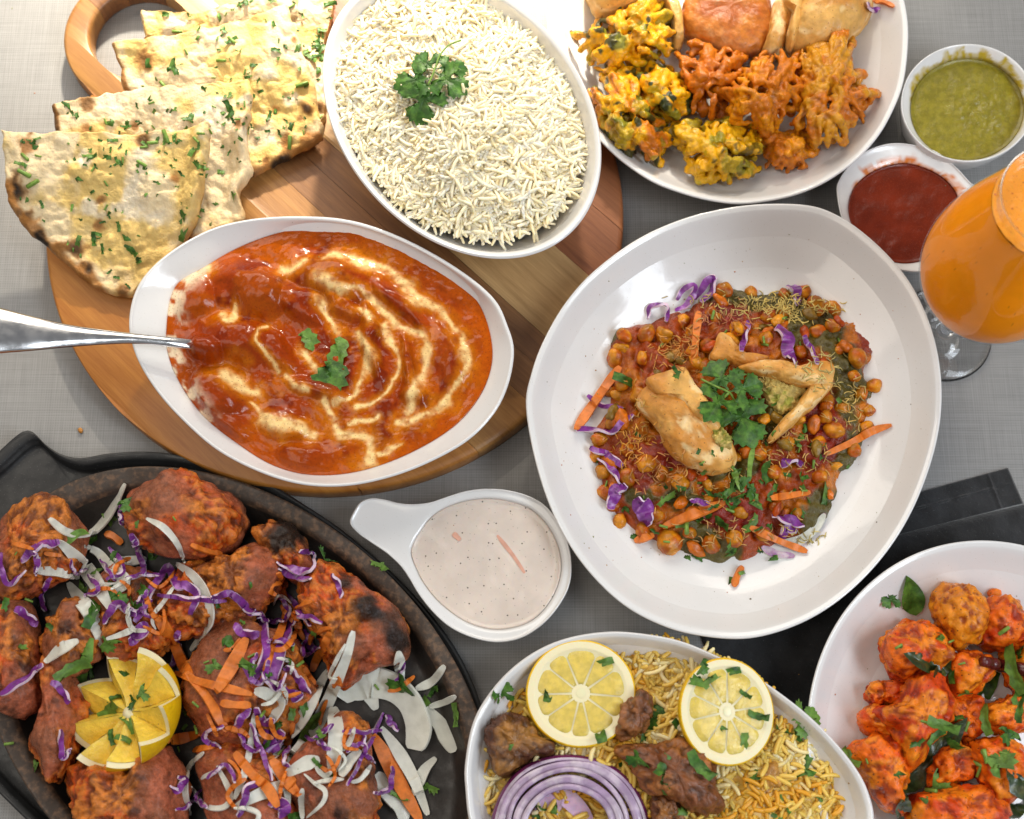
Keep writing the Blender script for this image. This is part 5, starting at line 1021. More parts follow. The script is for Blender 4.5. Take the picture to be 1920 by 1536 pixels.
for p, w_, lab in (([(345, 255), (355, 200), (400, 185), (440, 200), (430, 265)], 10, 'looped purple cabbage shred at the upper left edge of the chaat'), ([(480, 160), (520, 110), (565, 98), (545, 170), (475, 218)], 12, 'crinkled purple cabbage shred leaning on the upper chaat edge'), ([(570, 160), (620, 85), (660, 60), (645, 130), (600, 175)], 14, 'folded cabbage shred with white inside at the top of the chaat'),
    ([(1010, 95), (1060, 120), (1055, 185)], 16, 'purple cabbage chip on the top right chickpea of the chaat'), ([(55, 620), (110, 660), (225, 685)], 10, 'purple shred crossing the left carrot stick of the chaat'), ([(0, 790), (80, 780), (170, 795), (230, 740), (275, 710)], 11, 'wavy lilac shred on the left side of the chaat'), ([(65, 872), (140, 900), (220, 962)], 13, 'dark purple crumpled shred at lower left of the chaat'), ([(105, 920), (160, 960), (212, 1040)], 11, 'pale-edged purple shred at lower left of the chaat'),
    ([(240, 1050), (190, 1080), (165, 1165)], 22, 'broad bright purple leaf at lower left of the chaat'), ([(290, 1110), (330, 1180), (350, 1245)], 34, 'wide purple leaf scrap beside the big front chickpea'), ([(960, 290), (1020, 350), (1010, 400), (1045, 465)], 26, 'wide dark purple leaf behind the right samosa half'), ([(825, 265), (812, 330), (790, 410)], 11, 'upright pinkish shred behind the crimped pastry end'), ([(1090, 335), (1130, 400), (1155, 470)], 11, 'slanting pale purple shred above the right samosa half'), ([(550, 1118), (635, 1145)], 10, 'small purple chip below the left samosa half'), ([(940, 1195), (1020, 1220), (1095, 1245)], 18, 'purple leaf strip at the lower right of the chaat'), ([(980, 1310), (1010, 1260), (1060, 1275)], 14, 'purple fold beside the pale onion slice of the chaat'), ([(980, 955), (1040, 930), (1085, 955)], 16, 'lilac-white cabbage chip at the right of the chaat')):
    cabb(z8(p), w_, lab, CG)
strip('onion_slice', 'pale pink onion crescent at lower right of the chaat', 'onion', z8([(965, 1330), (1060, 1320), (1140, 1265), (1195, 1185)]), 17, .002, [ONI, ONP], None, lift=.002, taper=.2, cup=.2)
strip('onion_slice', 'second onion crescent under the pale one on the chaat', 'onion', z8([(890, 1345), (960, 1380), (1050, 1390)]), 14, .002, [ONP, ONI], None, lift=.001, taper=.2, cup=.2)
for p, w_, lab in (([(0, 780), (100, 635), (212, 480)], 18, 'long thick carrot stick on the left edge of the chaat'), ([(565, 470), (575, 340), (588, 215)], 14, 'upright carrot sliver above the left samosa half'), ([(1195, 902), (1330, 840), (1420, 790), (1515, 760)], 13, 'pointed carrot stick overhanging the right edge of the chaat'), ([(415, 1250), (560, 1190), (718, 1130)], 18, 'broad carrot stick below the left samosa half'), ([(280, 1318), (375, 1288)], 13, 'short carrot tip at the lower left of the chaat'), ([(930, 1112), (1020, 1100), (1125, 1083)], 12, 'level carrot stick at lower right of the chaat'), ([(835, 1250), (960, 1310), (1110, 1368)], 13, 'slanting carrot stick beside the pale onion crescent'), ([(800, 1438), (775, 1480), (757, 1535)], 12, 'carrot chip fallen on the plate below the chaat')):
    carrot(z8(p), w_, lab, 'carrot sticks on the chaat')
# crisp noodle threads: too many and small to count
SEV = mat('crisp_noodle_threads', None, .5, var=.2, vscale=300)
r = np.random.default_rng(12); AV, AF, AC = [], [], []; off = 0; TP = [grain_tpl(l, .00042, b, 6, 4) for l, b in ((.006, 1.2), (.0045, .4), (.007, 2.0))]
for cx, cy, a, b, n_, col in ((1000, 200, 190, 75, 190, (.62, .47, .13)), (720, 250, 150, 60, 60, (.42, .16, .06)), (480, 400, 130, 80, 95, (.55, .25, .05)), (700, 180, 200, 60, 40, (.5, .38, .12)), (1180, 500, 110, 120, 50, (.52, .42, .14)), (280, 860, 110, 90, 60, (.62, .28, .04)), (420, 980, 160, 90, 60, (.5, .22, .06)), (650, 1060, 160, 100, 40, (.55, .3, .07)), (1050, 900, 190, 130, 75, (.55, .33, .09)), (700, 1280, 260, 80, 50, (.5, .28, .09)), (1330, 650, 80, 160, 40, (.52, .36, .1)), (1080, 1290, 130, 50, 20, (.5, .4, .14)), (300, 700, 90, 120, 25, (.6, .33, .06)), (900, 520, 60, 40, 14, (.6, .4, .1))):
    for _ in range(n_):
        x, y = z8([(cx+r.normal(0, a*.55), cy+r.normal(0, b*.55))])[0]; p, n = hit(x, y)
        vt, ft = TP[r.integers(0, 3)]; R = rotm(np.array([r.uniform(0, 6.3)]), np.array([r.normal(0, .25)]), np.array([r.uniform(0, 6.3)]))[0]
        AV.append(vt @ R.T+np.array(p)+np.array([0, 0, .0007])); AC.append(np.ones((len(vt), 3))*col*r.uniform(.7, 1.25)); AF += [[i+off for i in f] for f in ft]; off += len(vt)
solid('crisp_noodles', np.concatenate(AV), AF, SEV, 'fine crisp noodle threads sprinkled over the chaat', 'noodles', kind='stuff', cols=np.concatenate(AC), r=False)
q8 = lambda x, y: tuple(z8([(x, y)])[0])
sprig('cilantro_sprig', 'large green cilantro sprig between the samosa halves of the chaat', [(q8(730, 590), q8(640, 450), 1.1, .2), (q8(735, 600), q8(900, 560), 1.15, -.2), (q8(760, 640), q8(860, 865), 1.0, .2), (q8(720, 600), q8(620, 735), .8, .1)], [[q8(600, 540), q8(670, 575), q8(735, 605), q8(765, 650)], [q8(735, 605), q8(700, 640), q8(680, 670)]], lift=.011, sw=.0016)
strip('cilantro_stalk', 'long green herb stem below the samosa halves', 'herb', z8([(750, 960), (770, 1020), (800, 1080)]), 11, .0018, [STEM, STEM], None, lift=.002); strip('cilantro_stalk', 'upright green herb stem beside the left samosa half', 'herb', z8([(850, 870), (835, 950), (830, 1030)]), 9, .0018, [STEM, STEM], None, lift=.002)
HC = 'chopped cilantro on the chaat'
rh = np.random.default_rng(61)
for _ in range(48):
    x, y = rh.normal(760, 300), rh.normal(1060, 170)
    if not inside(q8(x, y), HEAP): continue
    herb(*q8(x, y), rh.uniform(9, 20), 's' if rh.random() < .2 else None, label='tiny green herb fleck '+where(*q8(x, y), MK8), group='tiny herb flecks on the chaat', light=.3)
for x, y, s in ((235, 545, 38), (480, 520, 30), (300, 810, 30), (430, 1135, 36), (430, 1050, 26), (680, 1100, 32), (770, 1150, 46), (690, 1215, 38), (600, 1215, 22), (910, 990, 42), (850, 1080, 34), (1070, 1010, 34), (1200, 1125, 56), (840, 1230, 36), (740, 1370, 62), (600, 1400, 26), (1060, 830, 26), (1160, 860, 22), (960, 1050, 20), (510, 1070, 20), (270, 1290, 22), (950, 1390, 24), (890, 1370, 24), (740, 1515, 16), (800, 1468, 16), (240, 1155, 20), (740, 1060, 36), (790, 1040, 30), (860, 1130, 26), (1270, 650, 18), (530, 1390, 16), (1090, 1190, 26), (930, 1100, 20), (1120, 1130, 26), (660, 1160, 20), (820, 1090, 24), (560, 1000, 20), (1000, 1000, 18)):
    herb(*q8(x, y), s, label=('large ' if s > 33 else 'small ' if s < 23 else '')+'chopped cilantro piece '+where(*q8(x, y), MK8)+' on the chaat', group=HC, light=.2)
for x, y, s in ((660, 235, 18), (995, 250, 16), (910, 380, 16), (900, 355, 14), (1260, 360, 12), (1075, 375, 12), (1010, 850, 12), (1095, 785, 14), (435, 1322, 12), (150, 1045, 12), (530, 1260, 26), (1140, 945, 16), (410, 380, 10), (715, 315, 12), (870, 1140, 12)):
    herb(*q8(x, y), s, 's', label='pale green stem slice '+where(*q8(x, y), MK8)+' on the chaat', group='herb stem slices on the chaat')
# ------------------------------------------------------------------ biryani
z6 = lambda pts: zt(pts, .416667, 860, 1160); q6 = lambda x, y: tuple(z6([(x, y)])[0])
BRI = [(1235+(x-1235)*1.03, 1470+(y-1470)*1.03) for x, y in [(900, 1440), (906, 1400), (925, 1355), (962, 1318), (1010, 1278), (1080, 1240), (1165, 1218), (1240, 1208), (1310, 1222), (1390, 1262), (1470, 1328), (1528, 1380), (1562, 1440), (1576, 1520), (1560, 1600), (1480, 1680), (1330, 1730), (1180, 1720), (1040, 1670), (950, 1600), (905, 1520)]]
def brz(x, y, s): return .012*(1-s**2.2)+.003*f2(x, y, .017, 3, 71)*sm(1, .8, s)-.001
def brp(x, y, r):
    t = f2(x, y, .012, 2, 73)+r.normal(0, .35, len(x)); a = np.array([.76, .50, .10]); b = np.array([.70, .33, .02]); w_ = np.array([.84, .70, .38]); k = sm(.25, .8, t)[:, None]; c = a*(1-k)+b*k; k2 = sm(-.2, -.8, t)[:, None]; return c*(1-k2)+w_*k2
rice('biryani_rice', 'yellow and white biryani rice in the bowl at the bottom centre', BRI, ZB-.0145, brz, RICE, brp, 3800, lmm=(11, 15), rmm=1.45, bedcol=(.62, .38, .07), seed=8, reject=None)
BM = mat('curried_meat', None, .34, sss=.05, ssc=.002, bump=((300, .0010), (900, .0004)), var=.28, vscale=280, coat=.12)
def bcol(dark=(.16, .055, .018), lit=(.30, .10, .02), sd=0):
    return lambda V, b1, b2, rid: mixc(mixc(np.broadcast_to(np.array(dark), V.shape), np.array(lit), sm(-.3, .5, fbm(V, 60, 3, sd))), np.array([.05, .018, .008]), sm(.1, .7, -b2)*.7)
for i, (poly, h, lab, d, l) in enumerate((([(800, 325), (862, 345), (880, 430), (855, 500), (780, 545), (720, 525), (740, 420)], .024, 'brown meat piece between the two lemon slices', (.17, .06, .022), (.27, .10, .03)), ([(700, 590), (800, 555), (900, 560), (1000, 535), (1080, 580), (1150, 640), (1165, 760), (1188, 850), (1110, 895), (1010, 850), (900, 790), (830, 745), (755, 660)], .028, 'large brown curried meat piece right of the onion rings', (.19, .06, .018), (.32, .11, .022)), ([(140, 480), (230, 435), (310, 455), (340, 530), (415, 560), (400, 615), (300, 645), (210, 690), (145, 610)], .024, 'dark glazed vegetable piece left of the lemon slices', (.10, .035, .014), (.30, .13, .025)), ([(868, 800), (960, 795), (1010, 900), (990, 980), (890, 980)], .020, 'small brown meat piece at the bottom frame edge', (.17, .06, .02), (.28, .11, .025)), ([(1320, 690), (1400, 665), (1455, 730), (1430, 780), (1370, 800)], .008, 'translucent amber onion piece in the biryani', (.42, .19, .03), (.50, .25, .05)))):
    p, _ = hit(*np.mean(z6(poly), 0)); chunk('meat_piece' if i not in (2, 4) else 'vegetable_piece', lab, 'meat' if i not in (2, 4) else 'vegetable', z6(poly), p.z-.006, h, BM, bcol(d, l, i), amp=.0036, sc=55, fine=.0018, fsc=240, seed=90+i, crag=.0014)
SLP = mat('lemon_slice_pulp', (.70, .53, .11), .12, sss=.5, srad=(1, .85, .35), ssc=.005, bump=((180, .0006), (600, .0003)), var=.14, vscale=190, spec=.6)
MEMB = mat('lemon_membrane', (.80, .74, .47), .3, sss=.3, ssc=.003)
def lemon_slice(label, cpx, a, b, rot, lift, seed):
    p, _ = hit(*cpx); z = p.z+lift; E = ell(cpx[0], cpx[1], a, b, rot, 144); top = W(E[:, 0], E[:, 1], z+.002); C = W(*cpx, z+.002); th = .006; n = 144
    d = np.array([0, 0, -1.]); X = top-C
    # turn the disc to face so that its outline stays as seen: a tilted plane through C
    nrm = np.array([math.sin(math.radians(rot))*.0, 0, 0]); 
    kx = {0: (0, 0), 1: (-.16, .05)}[seed]; top = W(E[:, 0], E[:, 1], z+.002+(X[:, 0]*kx[0]+X[:, 1]*kx[1])); C = top.mean(0); X = top-C
    nv = np.cross(X[0], X[36]); nv /= np.linalg.norm(nv); nv = nv if nv[2] > 0 else -nv
    root = thing('lemon_slice', label, 'lemon', 'lemon slices on the biryani', loc=tuple(C))
    ring = lambda s, h: C+X*s+nv*h
    rows = [ring(.90, -th), ring(.975, -th), ring(1.0, -th*.8), ring(1.008, -th*.5), ring(1.0, -.0008), ring(.985, -.0001), ring(.968, 0)]
    solid('rind', np.concatenate(rows), gridfaces(7, n), RIND, parent=root)
    rows = [ring(.968, 0), ring(.95, .00005), ring(.86, .0001), ring(.83, 0), ring(.825, -.0002), ring(.3, -.0002), ring(.01, -.0002)]
    solid('pith', np.concatenate(rows), gridfaces(7, n), PITH, parent=root)
    segs = 10; r = np.random.default_rng(seed+4); cut = np.sort((np.arange(segs)+r.uniform(-.14, .14, segs))/segs*n)
    for i in range(segs):
        t0, t1 = cut[i]+.45, (cut[(i+1) % segs]+(n if i == segs-1 else 0))-.45; tt = np.linspace(t0, t1, 12); a_ = tt/n*2*math.pi
        e0 = lambda t_: np.stack([np.interp(t_ % n, np.arange(n+1), np.append(X[:, k], X[0, k])) for k in range(3)], 1)
        D = e0(tt); mid = e0(np.array([(t0+t1)/2]))[0]; rws = []
        for s, h in ((.815, -.0014), (.81, -.0003), (.79, .0001), (.6, .00035), (.45, .0003), (.3, .0002), (.18, .0001), (.12, -.0002), (.115, -.0014)):
            rs = s*(1-.10*np.abs(np.linspace(-1, 1, 12))**6); sh = mid*.07*(1-s/.78); rws.append(C+D*rs[:, None]*(1-.06*(1-s))+sh+nv*h)
        V = np.concatenate(rws); G = [V]; F = gridfaces(9, 12, False)
        solid('segment', V, F, SLP, parent=root, r=True)
    solid('core', np.concatenate([C+X[::6]*.085+nv*.0001, [C+nv*.0004]]), [[i, (i+1) % 24, 24] for i in range(24)], MEMB, parent=root, r=False)
lemon_slice('round lemon slice at upper left of the biryani', q6(550, 338), 103, 101, 0, .0125, 0)
lemon_slice('tilted oval lemon slice leaning at the right of the biryani', q6(1208, 420), 88, 102, -12, .0165, 1)
# red onion rings: each layer is its own ring
def onion_rings():
    c = (1068, 1556); p, _ = hit(1068, 1430); z = p.z+.004; root = thing('red_onion_slice', 'thick red onion slice with concentric purple rings at bottom of the biryani', 'onion', loc=tuple(W(*c, z)))
    R0 = 152; SK = mat('red_onion_skin', (.115, .012, .072), .2, var=.3, vscale=120, coat=.4)
    LAY = mat('red_onion_layer', (.36, .26, .39), .2, sss=.35, srad=(1, .9, 1), ssc=.004, var=.16, vscale=110, coat=.25, bump=((160, .0004),), col2=(.50, .42, .50), c2=(.42, .6), c2s=90); LED = mat('red_onion_layer_edge', (.17, .075, .18), .25, sss=.2, ssc=.002, var=.15)
    edges = [1.0, .90, .775, .70, .585, .50]; E0 = ell(c[0], c[1], R0, R0*.97, 0, 120)
    for i in range(5):
        Xo = (E0-np.array(c)); dz = .0018+.0016*i; ro = np.random.default_rng(i+6); of = ro.normal(0, 2.2, 2); wv = 1+.012*np.sin(np.linspace(0, 2*math.pi, 120, endpoint=False)*2+i*2)+.008*np.sin(np.linspace(0, 2*math.pi, 120, endpoint=False)*5+i); mk = lambda s, h: (lambda q: W(q[:, 0], q[:, 1], z+h))(np.array(c)+of+Xo*s*wv[:, None])
        wob = .0004*np.sin(np.linspace(0, 9, 120)+i)
        a, b = edges[i], edges[i+1]; h = .0095-dz*.55
        h = .0035+.0022*i; a = a-.045*(i == 0)
        rows = [mk(a*1.0 if i else 1., -.008), mk(a if i else 1.0, -.003), mk(a*1.0 if i else .985, h*.45), mk(a*.995 if i else .955, h*.93), mk(a*.985, h), mk((a+b)/2, h+.0006), mk(b*1.014, h+.0004), mk(b*1.006, h-.0010), mk(b*1.004, -.006)]
        F = gridfaces(9, 120); mi = []
        for k in range(8): mi += [(0 if k < 3 else (2 if k == 6 else 1))]*120
        solid('onion_ring', np.concatenate(rows), F, [SK if i == 0 else LED, LAY, LED if i else SK], parent=root, midx=mi)
    return root
onion_rings()
strip('onion_petal', 'pale pink onion petal inside the red onion rings', 'onion', z6([(360, 940), (410, 840), (470, 800), (540, 860), (580, 940)]), 34, .0022, [mat('pink_onion', (.62, .42, .56), .25, sss=.4, ssc=.004, var=.15, vscale=120), ONP], None, lift=.001, taper=.7, cup=.1)
MK6 = {k: q6(*v) for k, v in {'round lemon slice': (550, 338), 'tilted lemon slice': (1208, 420), 'large brown meat': (930, 690), 'meat between lemon slices': (800, 430), 'red onion slice': (480, 760), 'amber onion piece': (1390, 730), 'folded rim leaf': (1570, 460), 'dark vegetable piece': (260, 560)}.items()}
HBI = 'chopped cilantro on the biryani'
for x, y, s in ((650, 200, 34), (410, 360, 34), (635, 520, 50), (1115, 215, 40), (1100, 285, 56), (1225, 240, 32), (1345, 440, 32), (1285, 560, 36), (1185, 500, 20), (1290, 340, 20), (905, 340, 34), (910, 440, 56), (850, 500, 50), (920, 550, 44), (990, 490, 34), (800, 640, 36), (910, 670, 36), (920, 740, 48), (1085, 670, 52), (1000, 860, 30), (1540, 670, 50), (1500, 740, 36), (1320, 710, 28), (1360, 680, 30), (1440, 800, 26), (1490, 850, 34), (1620, 790, 26), (1455, 505, 26), (740, 652, 20), (1510, 510, 34), (1430, 560, 16), (1180, 890, 26), (1420, 890, 22), (1230, 850, 20), (375, 880, 34), (440, 870, 30), (230, 580, 14)):
    herb(*q6(x, y), s*.82, label=('large ' if s > 40 else 'small ' if s < 27 else '')+'chopped cilantro piece '+where(*q6(x, y), MK6)+' on the biryani', group=HBI, light=.3)
sprig('cilantro_piece', 'dark curly cilantro piece on the left wall of the biryani bowl', [(q6(190, 360), q6(225, 285), 1.2, .5), (q6(190, 350), q6(150, 345), 1.2, -.5)], [], 'herb', lift=.002)
sprig('cilantro_piece', 'large bright cilantro leaf folded over the biryani bowl rim', [(q6(1500, 455), q6(1630, 440), .9, .6), (q6(1550, 500), q6(1600, 395), .8, -.5)], [], 'herb', LEAFL, lift=.004)

# ------------------------------------------------------------------ red fried chicken
z7 = lambda pts: zt(pts, .44025, 1500, 860); q7 = lambda x, y: tuple(z7([(x, y)])[0])
CHK = mat('red_fried_chicken', None, .32, sss=.10, srad=(1, .3, .08), ssc=.003, bump=((240, .0009), (800, .0005)), var=.18, vscale=260, spec=.35, rvar=.12, coat=.08, specks=[(170, .07, (.06, .015, .01))])
def ccol(a=(.78, .150, .006), b=(.56, .052, .004), sd=0):
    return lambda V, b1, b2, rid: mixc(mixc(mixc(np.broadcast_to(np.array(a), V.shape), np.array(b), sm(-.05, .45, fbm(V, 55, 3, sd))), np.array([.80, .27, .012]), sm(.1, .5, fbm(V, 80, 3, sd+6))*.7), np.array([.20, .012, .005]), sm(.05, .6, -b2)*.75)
for i, (poly, h, lab) in enumerate(((([(560, 1250), (650, 1200), (730, 1240), (745, 1350), (640, 1405), (540, 1395)]), .028, 'shaded red chicken piece under the long curry leaf'), ([(600, 900), (650, 838), (740, 828), (805, 850), (805, 920), (760, 970), (700, 1005), (640, 995)], .034, 'red chicken piece left of the dried chilli'), ([(750, 1085), (830, 1020), (954, 985), (1010, 1080), (960, 1165), (850, 1175), (765, 1150)], .036, 'red chicken piece below the dried chilli at the frame edge'), ([(755, 660), (830, 613), (890, 608), (945, 690), (970, 760), (880, 805), (790, 795), (748, 720)], .034, 'red chicken piece at the top right corner of its plate'), ([(566, 620), (600, 550), (650, 528), (720, 558), (757, 640), (764, 740), (720, 795), (640, 795), (583, 720)], .042, 'orange rounded chicken piece topmost on the plate'), ([(335, 770), (400, 708), (480, 683), (560, 718), (642, 838), (595, 890), (520, 935), (430, 952), (380, 905), (343, 850)], .042, 'cube-like red chicken piece left of the topmost one'), ([(272, 985), (340, 943), (420, 960), (432, 1010), (380, 1052), (300, 1052)], .022, 'small dark red chicken scrap at the left edge of the heap'), ([(268, 1100), (330, 1068), (392, 1110), (380, 1185), (300, 1155)], .026, 'small glossy chicken scrap below the dark red one'), ([(325, 1060), (420, 1030), (470, 940), (540, 908), (605, 970), (640, 1060), (612, 1150), (545, 1240), (500, 1302), (440, 1312), (400, 1240), (378, 1170), (330, 1125)], .048, 'largest bright orange chicken piece in the plate'), ([(238, 1240), (310, 1188), (390, 1200), (452, 1290), (462, 1370), (425, 1420), (435, 1505), (360, 1485), (290, 1405), (238, 1315)], .036, 'orange chicken piece nearest the biryani bowl'), ([(712, 1220), (780, 1188), (860, 1178), (922, 1260), (947, 1360), (905, 1442), (830, 1455), (770, 1385), (738, 1310)], .042, 'red chicken piece with herb bits at the right frame edge'), ([(462, 1460), (560, 1408), (700, 1388), (800, 1398), (855, 1460), (865, 1560), (700, 1650), (500, 1610)], .038, 'wide red chicken piece at the bottom frame edge'), ([(560, 1040), (650, 1010), (760, 1010), (780, 1120), (730, 1220), (640, 1200), (600, 1120)], .028, 'sunken red chicken piece at the middle of the heap'), ([(880, 780), (1000, 760), (1060, 860), (1000, 1000), (900, 980), (860, 880)], .030, 'red chicken piece behind the dried chilli'))):
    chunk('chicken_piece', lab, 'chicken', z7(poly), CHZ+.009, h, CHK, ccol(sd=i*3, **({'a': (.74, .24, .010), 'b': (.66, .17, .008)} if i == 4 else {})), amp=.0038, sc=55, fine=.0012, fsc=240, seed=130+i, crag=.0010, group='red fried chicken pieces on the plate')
chunk('chicken_crumb', 'tiny red crumb above the chicken on the plate wall', 'crumb', z7([(800, 570), (825, 552), (855, 565), (850, 590), (815, 595)]), CHZ+.013, .006, CHK, ccol(), amp=.0008, fine=.0004, seed=150, n=40, nr=16)
P = lay(z7([(775, 862), (850, 880), (930, 895), (1000, 905)]), .004, 30); tube(None, 'dried_chilli', P, .0042*(1-.25*np.linspace(1, 0, 30)**3), mat('dried_chilli_skin', (.085, .010, .010), .2, coat=.4, bump=((150, .0012),), var=.3), 12, 'dark dried red chilli at the right frame edge', 'chilli', r=True)
def blade(label, b, t, w_, m=CLEAF, lift=.002, tw=.3, seed=0):
    y = np.linspace(0, 1, 13); x = .5*np.sin(math.pi*y**.8)**.9; O = np.concatenate([np.stack([x, y], 1), np.stack([-x[::-1], y[::-1]], 1)[1:-1]])
    P = lay([b, ((b[0]+t[0])/2, (b[1]+t[1])/2), t], lift, 20); T, Sd, Nn = frame(P); V, F = leaf_geo(O*np.array([w_, 1]), (0, .5), 0, .25, 0, seed, 6); k = V[:, 1]*19; f = lambda A: np.stack([np.interp(k, np.arange(20), A[:, j]) for j in range(3)], 1); l = np.linalg.norm(P[-1]-P[0])
    ro = tw*np.sin(V[:, 1]*3+seed); Sx, Nx = f(Sd), f(Nn); V2 = f(P)+(Sx*np.cos(ro)[:, None]+Nx*np.sin(ro)[:, None])*(V[:, :1]*l)+Nx*(V[:, 2:]*l*.6)
    solid('curry_leaf', V2, F, m, label, 'curry leaf', 'curry leaves on the chicken plate')
blade('long dark curry leaf lying across the chicken heap', q7(440, 1425), q7(715, 1100), .30, seed=1, lift=.003)
blade('green curry leaf standing on the plate wall above the chicken', q7(495, 670), q7(455, 500), .55, LEAF, seed=2)
blade('small dark curry leaf on the cube-like chicken piece', q7(600, 900), q7(440, 830), .42, seed=3); blade('folded dark curry leaf beside the cube-like chicken piece', q7(570, 930), q7(645, 860), .5, seed=4)
blade('blackened curry leaf at the lower right frame edge', q7(900, 1420), q7(1000, 1340), .6, seed=5, lift=.003); blade('dark curry leaf hanging at the bottom of the chicken heap', q7(430, 1560), q7(450, 1420), .3, seed=6); blade('dark curry leaf at the bottom right corner', q7(890, 1530), q7(960, 1440), .6, seed=7)
blade('curry leaf tip between chicken and biryani bowl', q7(230, 1310), q7(200, 1225), .45, LEAFL, seed=8)
MK7 = {k: q7(*v) for k, v in {'largest chicken piece': (480, 1110), 'cube-like chicken piece': (480, 820), 'topmost chicken piece': (660, 650), 'dried chilli': (870, 890), 'long curry leaf': (590, 1260), 'chicken piece nearest the biryani': (350, 1340), 'wide bottom chicken piece': (680, 1470), 'right chicken piece': (830, 1310), 'top right chicken piece': (860, 710)}.items()}
HCK = 'cilantro on the chicken plate'
herb(*q7(380, 600), 34, 'l', label='lone cilantro leaf on the left wall of the chicken plate', group=HCK, light=0)
for x, y, s in ((780, 1000, 70), (910, 900, 60), (930, 1040, 50), (600, 750, 36), (650, 910, 30), (600, 1130, 40), (500, 1205, 24), (600, 1385, 34), (850, 1280, 48), (420, 1350, 20), (890, 1190, 34), (660, 1230, 36), (570, 1180, 30), (540, 1450, 20), (790, 1110, 40), (700, 1000, 24), (940, 840, 36), (430, 800, 10), (660, 1090, 30)):
    herb(*q7(x, y), s, label=('large ' if s > 42 else 'small ' if s < 25 else '')+'chopped cilantro piece '+where(*q7(x, y), MK7)+' on the chicken', group=HCK, light=.35)
for x, y, s in ((870, 730, 22), (530, 1122, 14), (563, 1420, 24), (795, 1265, 24), (755, 1305, 22), (420, 800, 14), (640, 780, 12), (690, 875, 12), (710, 1140, 18), (765, 1335, 18), (290, 1290, 10), (870, 1255, 14)):
    herb(*q7(x, y), s, 's', label='pale green stem slice '+where(*q7(x, y), MK7), group='herb stem slices on the chicken')

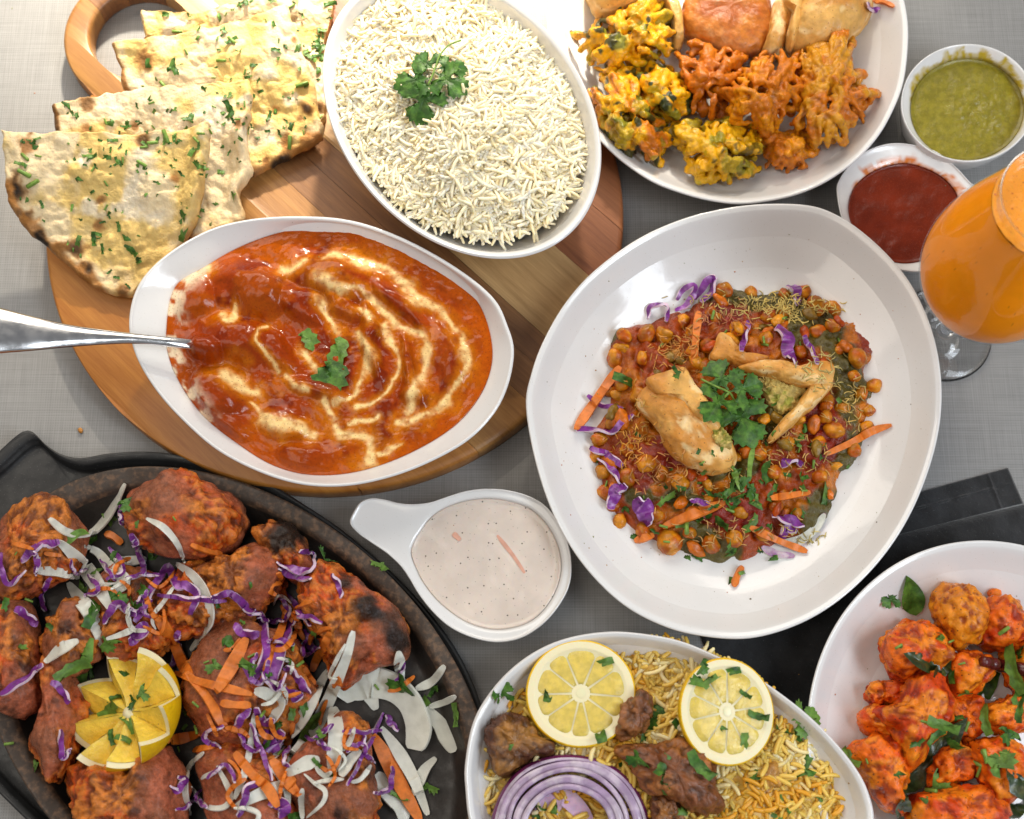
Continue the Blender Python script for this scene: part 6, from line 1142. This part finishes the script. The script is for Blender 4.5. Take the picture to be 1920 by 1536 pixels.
# ------------------------------------------------------------------ juice glass
def lathe(prof, c, n=96):
    t = np.linspace(0, 2*math.pi, n, endpoint=False); return np.concatenate([np.stack([c[0]+r_*np.cos(t), c[1]+r_*np.sin(t), np.full(n, z_)], 1) for r_, z_ in prof]), gridfaces(len(prof), n)
def glass():
    c = W(1765, 629, 0)[:2]; root = thing('juice_glass', 'stemmed round glass of orange juice at the right frame edge', 'glass', loc=(c[0], c[1], 0))
    gm = bpy.data.materials.new('clear_glass'); gm.use_nodes = True; b = gm.node_tree.nodes['Principled BSDF']; b.inputs['Transmission Weight'].default_value = 1; b.inputs['Roughness'].default_value = .01; b.inputs['IOR'].default_value = 1.45; b.inputs['Base Color'].default_value = (1, 1, 1, 1)
    tg = bpy.data.materials.new('thin_glass_wall'); tg.use_nodes = True; t = tg.node_tree; t.nodes.remove(t.nodes['Principled BSDF']); tr = t.nodes.new('ShaderNodeBsdfTransparent'); gl = t.nodes.new('ShaderNodeBsdfGlossy'); gl.inputs['Roughness'].default_value = .02; lw = t.nodes.new('ShaderNodeLayerWeight'); pw = t.nodes.new('ShaderNodeMath'); pw.operation = 'POWER'; pw.inputs[1].default_value = 5; fr = t.nodes.new('ShaderNodeMath'); fr.operation = 'MULTIPLY_ADD'; fr.inputs[1].default_value = .45; fr.inputs[2].default_value = .025; lw.inputs[0].default_value = .5; t.links.new(lw.outputs['Facing'], pw.inputs[0]); t.links.new(pw.outputs[0], fr.inputs[0]); mx = t.nodes.new('ShaderNodeMixShader')
    t.links.new(fr.outputs[0], mx.inputs[0]); t.links.new(tr.outputs[0], mx.inputs[1]); t.links.new(gl.outputs[0], mx.inputs[2]); t.links.new(mx.outputs[0], t.nodes['Material Output'].inputs[0])
    bowl = densify([(.004, .060), (.012, .061), (.026, .067), (.038, .079), (.0455, .096), (.0475, .114), (.0445, .137), (.039, .158), (.0335, .178), (.0315, .192)], 4)*np.array([1, 1.13])
    V, F = lathe([tuple(p) for p in bowl], c); solid('bowl', V, F, tg, parent=root, r=False)
    th = .0011; rim = [(r_, z_+.025) for r_, z_ in [(.0315, .192), (.0316, .1926), (.0311, .193), (.0306, .1926), (.0306, .190), (.0310, .184)]]
    V, F = lathe(rim, c); solid('rim', V, F, gm, parent=root, r=False)
    st_ = densify([(.0002, .003), (.020, .0025), (.033, .0015), (.0345, .0018), (.0342, .0028), (.028, .0042), (.014, .007), (.006, .013), (.0042, .024), (.0040, .038), (.0052, .056), (.0095, .0655), (.011, .0685), (.004, .0675), (.0002, .0675)], 3)
    V, F = lathe([tuple(p) for p in st_], c); solid('stem_and_foot', V, F, gm, parent=root, r=False)
    JU = mat('orange_juice', (.96, .30, .005), .3, sss=.15, srad=(1, .5, .08), ssc=.006, var=.04, vscale=60, specks=[(90, .03, (.6, .16, .004))], spec=.1)
    jp = [(max(r_-.0010, .0005), z_+.0006) for r_, z_ in bowl if z_ < .206]; V, F = lathe(jp, c)
    zj = jp[-1][1]; rj = jp[-1][0]; n = 96; t_ = np.linspace(0, 2*math.pi, n, endpoint=False); rows = []
    for s in np.linspace(1, .02, 24): rows.append(np.stack([c[0]+rj*s*np.cos(t_), c[1]+rj*s*np.sin(t_), zj+.0012*sm(.9, 1., np.full(n, s))+.0005*fbm(np.stack([s*np.cos(t_)*8, s*np.sin(t_)*8, 0*t_], 1), 1, 3, 5)], 1))
    J = solid('orange_juice', V, F, JU, 'orange mango drink with frothy top in the stemmed glass', 'juice', r=False)
    fr_ = mat('juice_froth', (.90, .32, .02), .3, sss=.3, ssc=.004, bump=((350, .0010),), specks=[(260, .10, (.66, .17, .01)), (90, .07, (.60, .13, .01))], coat=.3); b0 = Vector(J.location)
    A = np.concatenate(rows); o = link('froth', mkmesh('froth', A-np.array(b0), gridfaces(24, n), fr_), J)
glass()
chunk('bread_crumb', 'tiny tan crumb on the grey table above the platter handle', 'crumb', [(146, 805), (151, 802), (156, 806), (154, 812), (148, 811)], 0, .003, PAST, pastcol(), amp=.0006, fine=.0004, seed=3, n=30, nr=14)

# crumbs and dried specks on the china and the table: too small to count
rc = np.random.default_rng(21); AV, AF, AC = [], [], []; off = 0
for _ in range(150):
    x, y = rc.uniform(0, 1920), rc.uniform(0, 1536)
    if rc.random() < .75: t_ = rc.uniform(0, 6.28); q_ = rc.uniform(.6, .93); x, y = 1378+388*q_*math.cos(t_), 790+400*q_*math.sin(t_)
    if rc.random() < .25: t_ = rc.uniform(0, 6.28); q_ = rc.uniform(.7, .93); x, y = 1885+370*q_*math.cos(t_), 1400+370*q_*math.sin(t_)
    p, n = hit(x, y); R = rc.uniform(.0002, .0006); A = ICOV*R*rc.uniform(.5, 1.3, 3)*np.array([1, 1, .5])+np.array(p); AV.append(A); AF += [[i+off for i in f] for f in ICOF]; off += len(A)
    AC.append(np.ones((len(A), 3))*[(.30, .16, .03), (.10, .07, .03), (.35, .09, .01), (.16, .17, .03)][rc.integers(0, 4)])
solid('crumbs', np.concatenate(AV), AF, SEV, 'tiny dried specks and crumbs on the plates and table', 'crumbs', kind='stuff', cols=np.concatenate(AC), r=False)
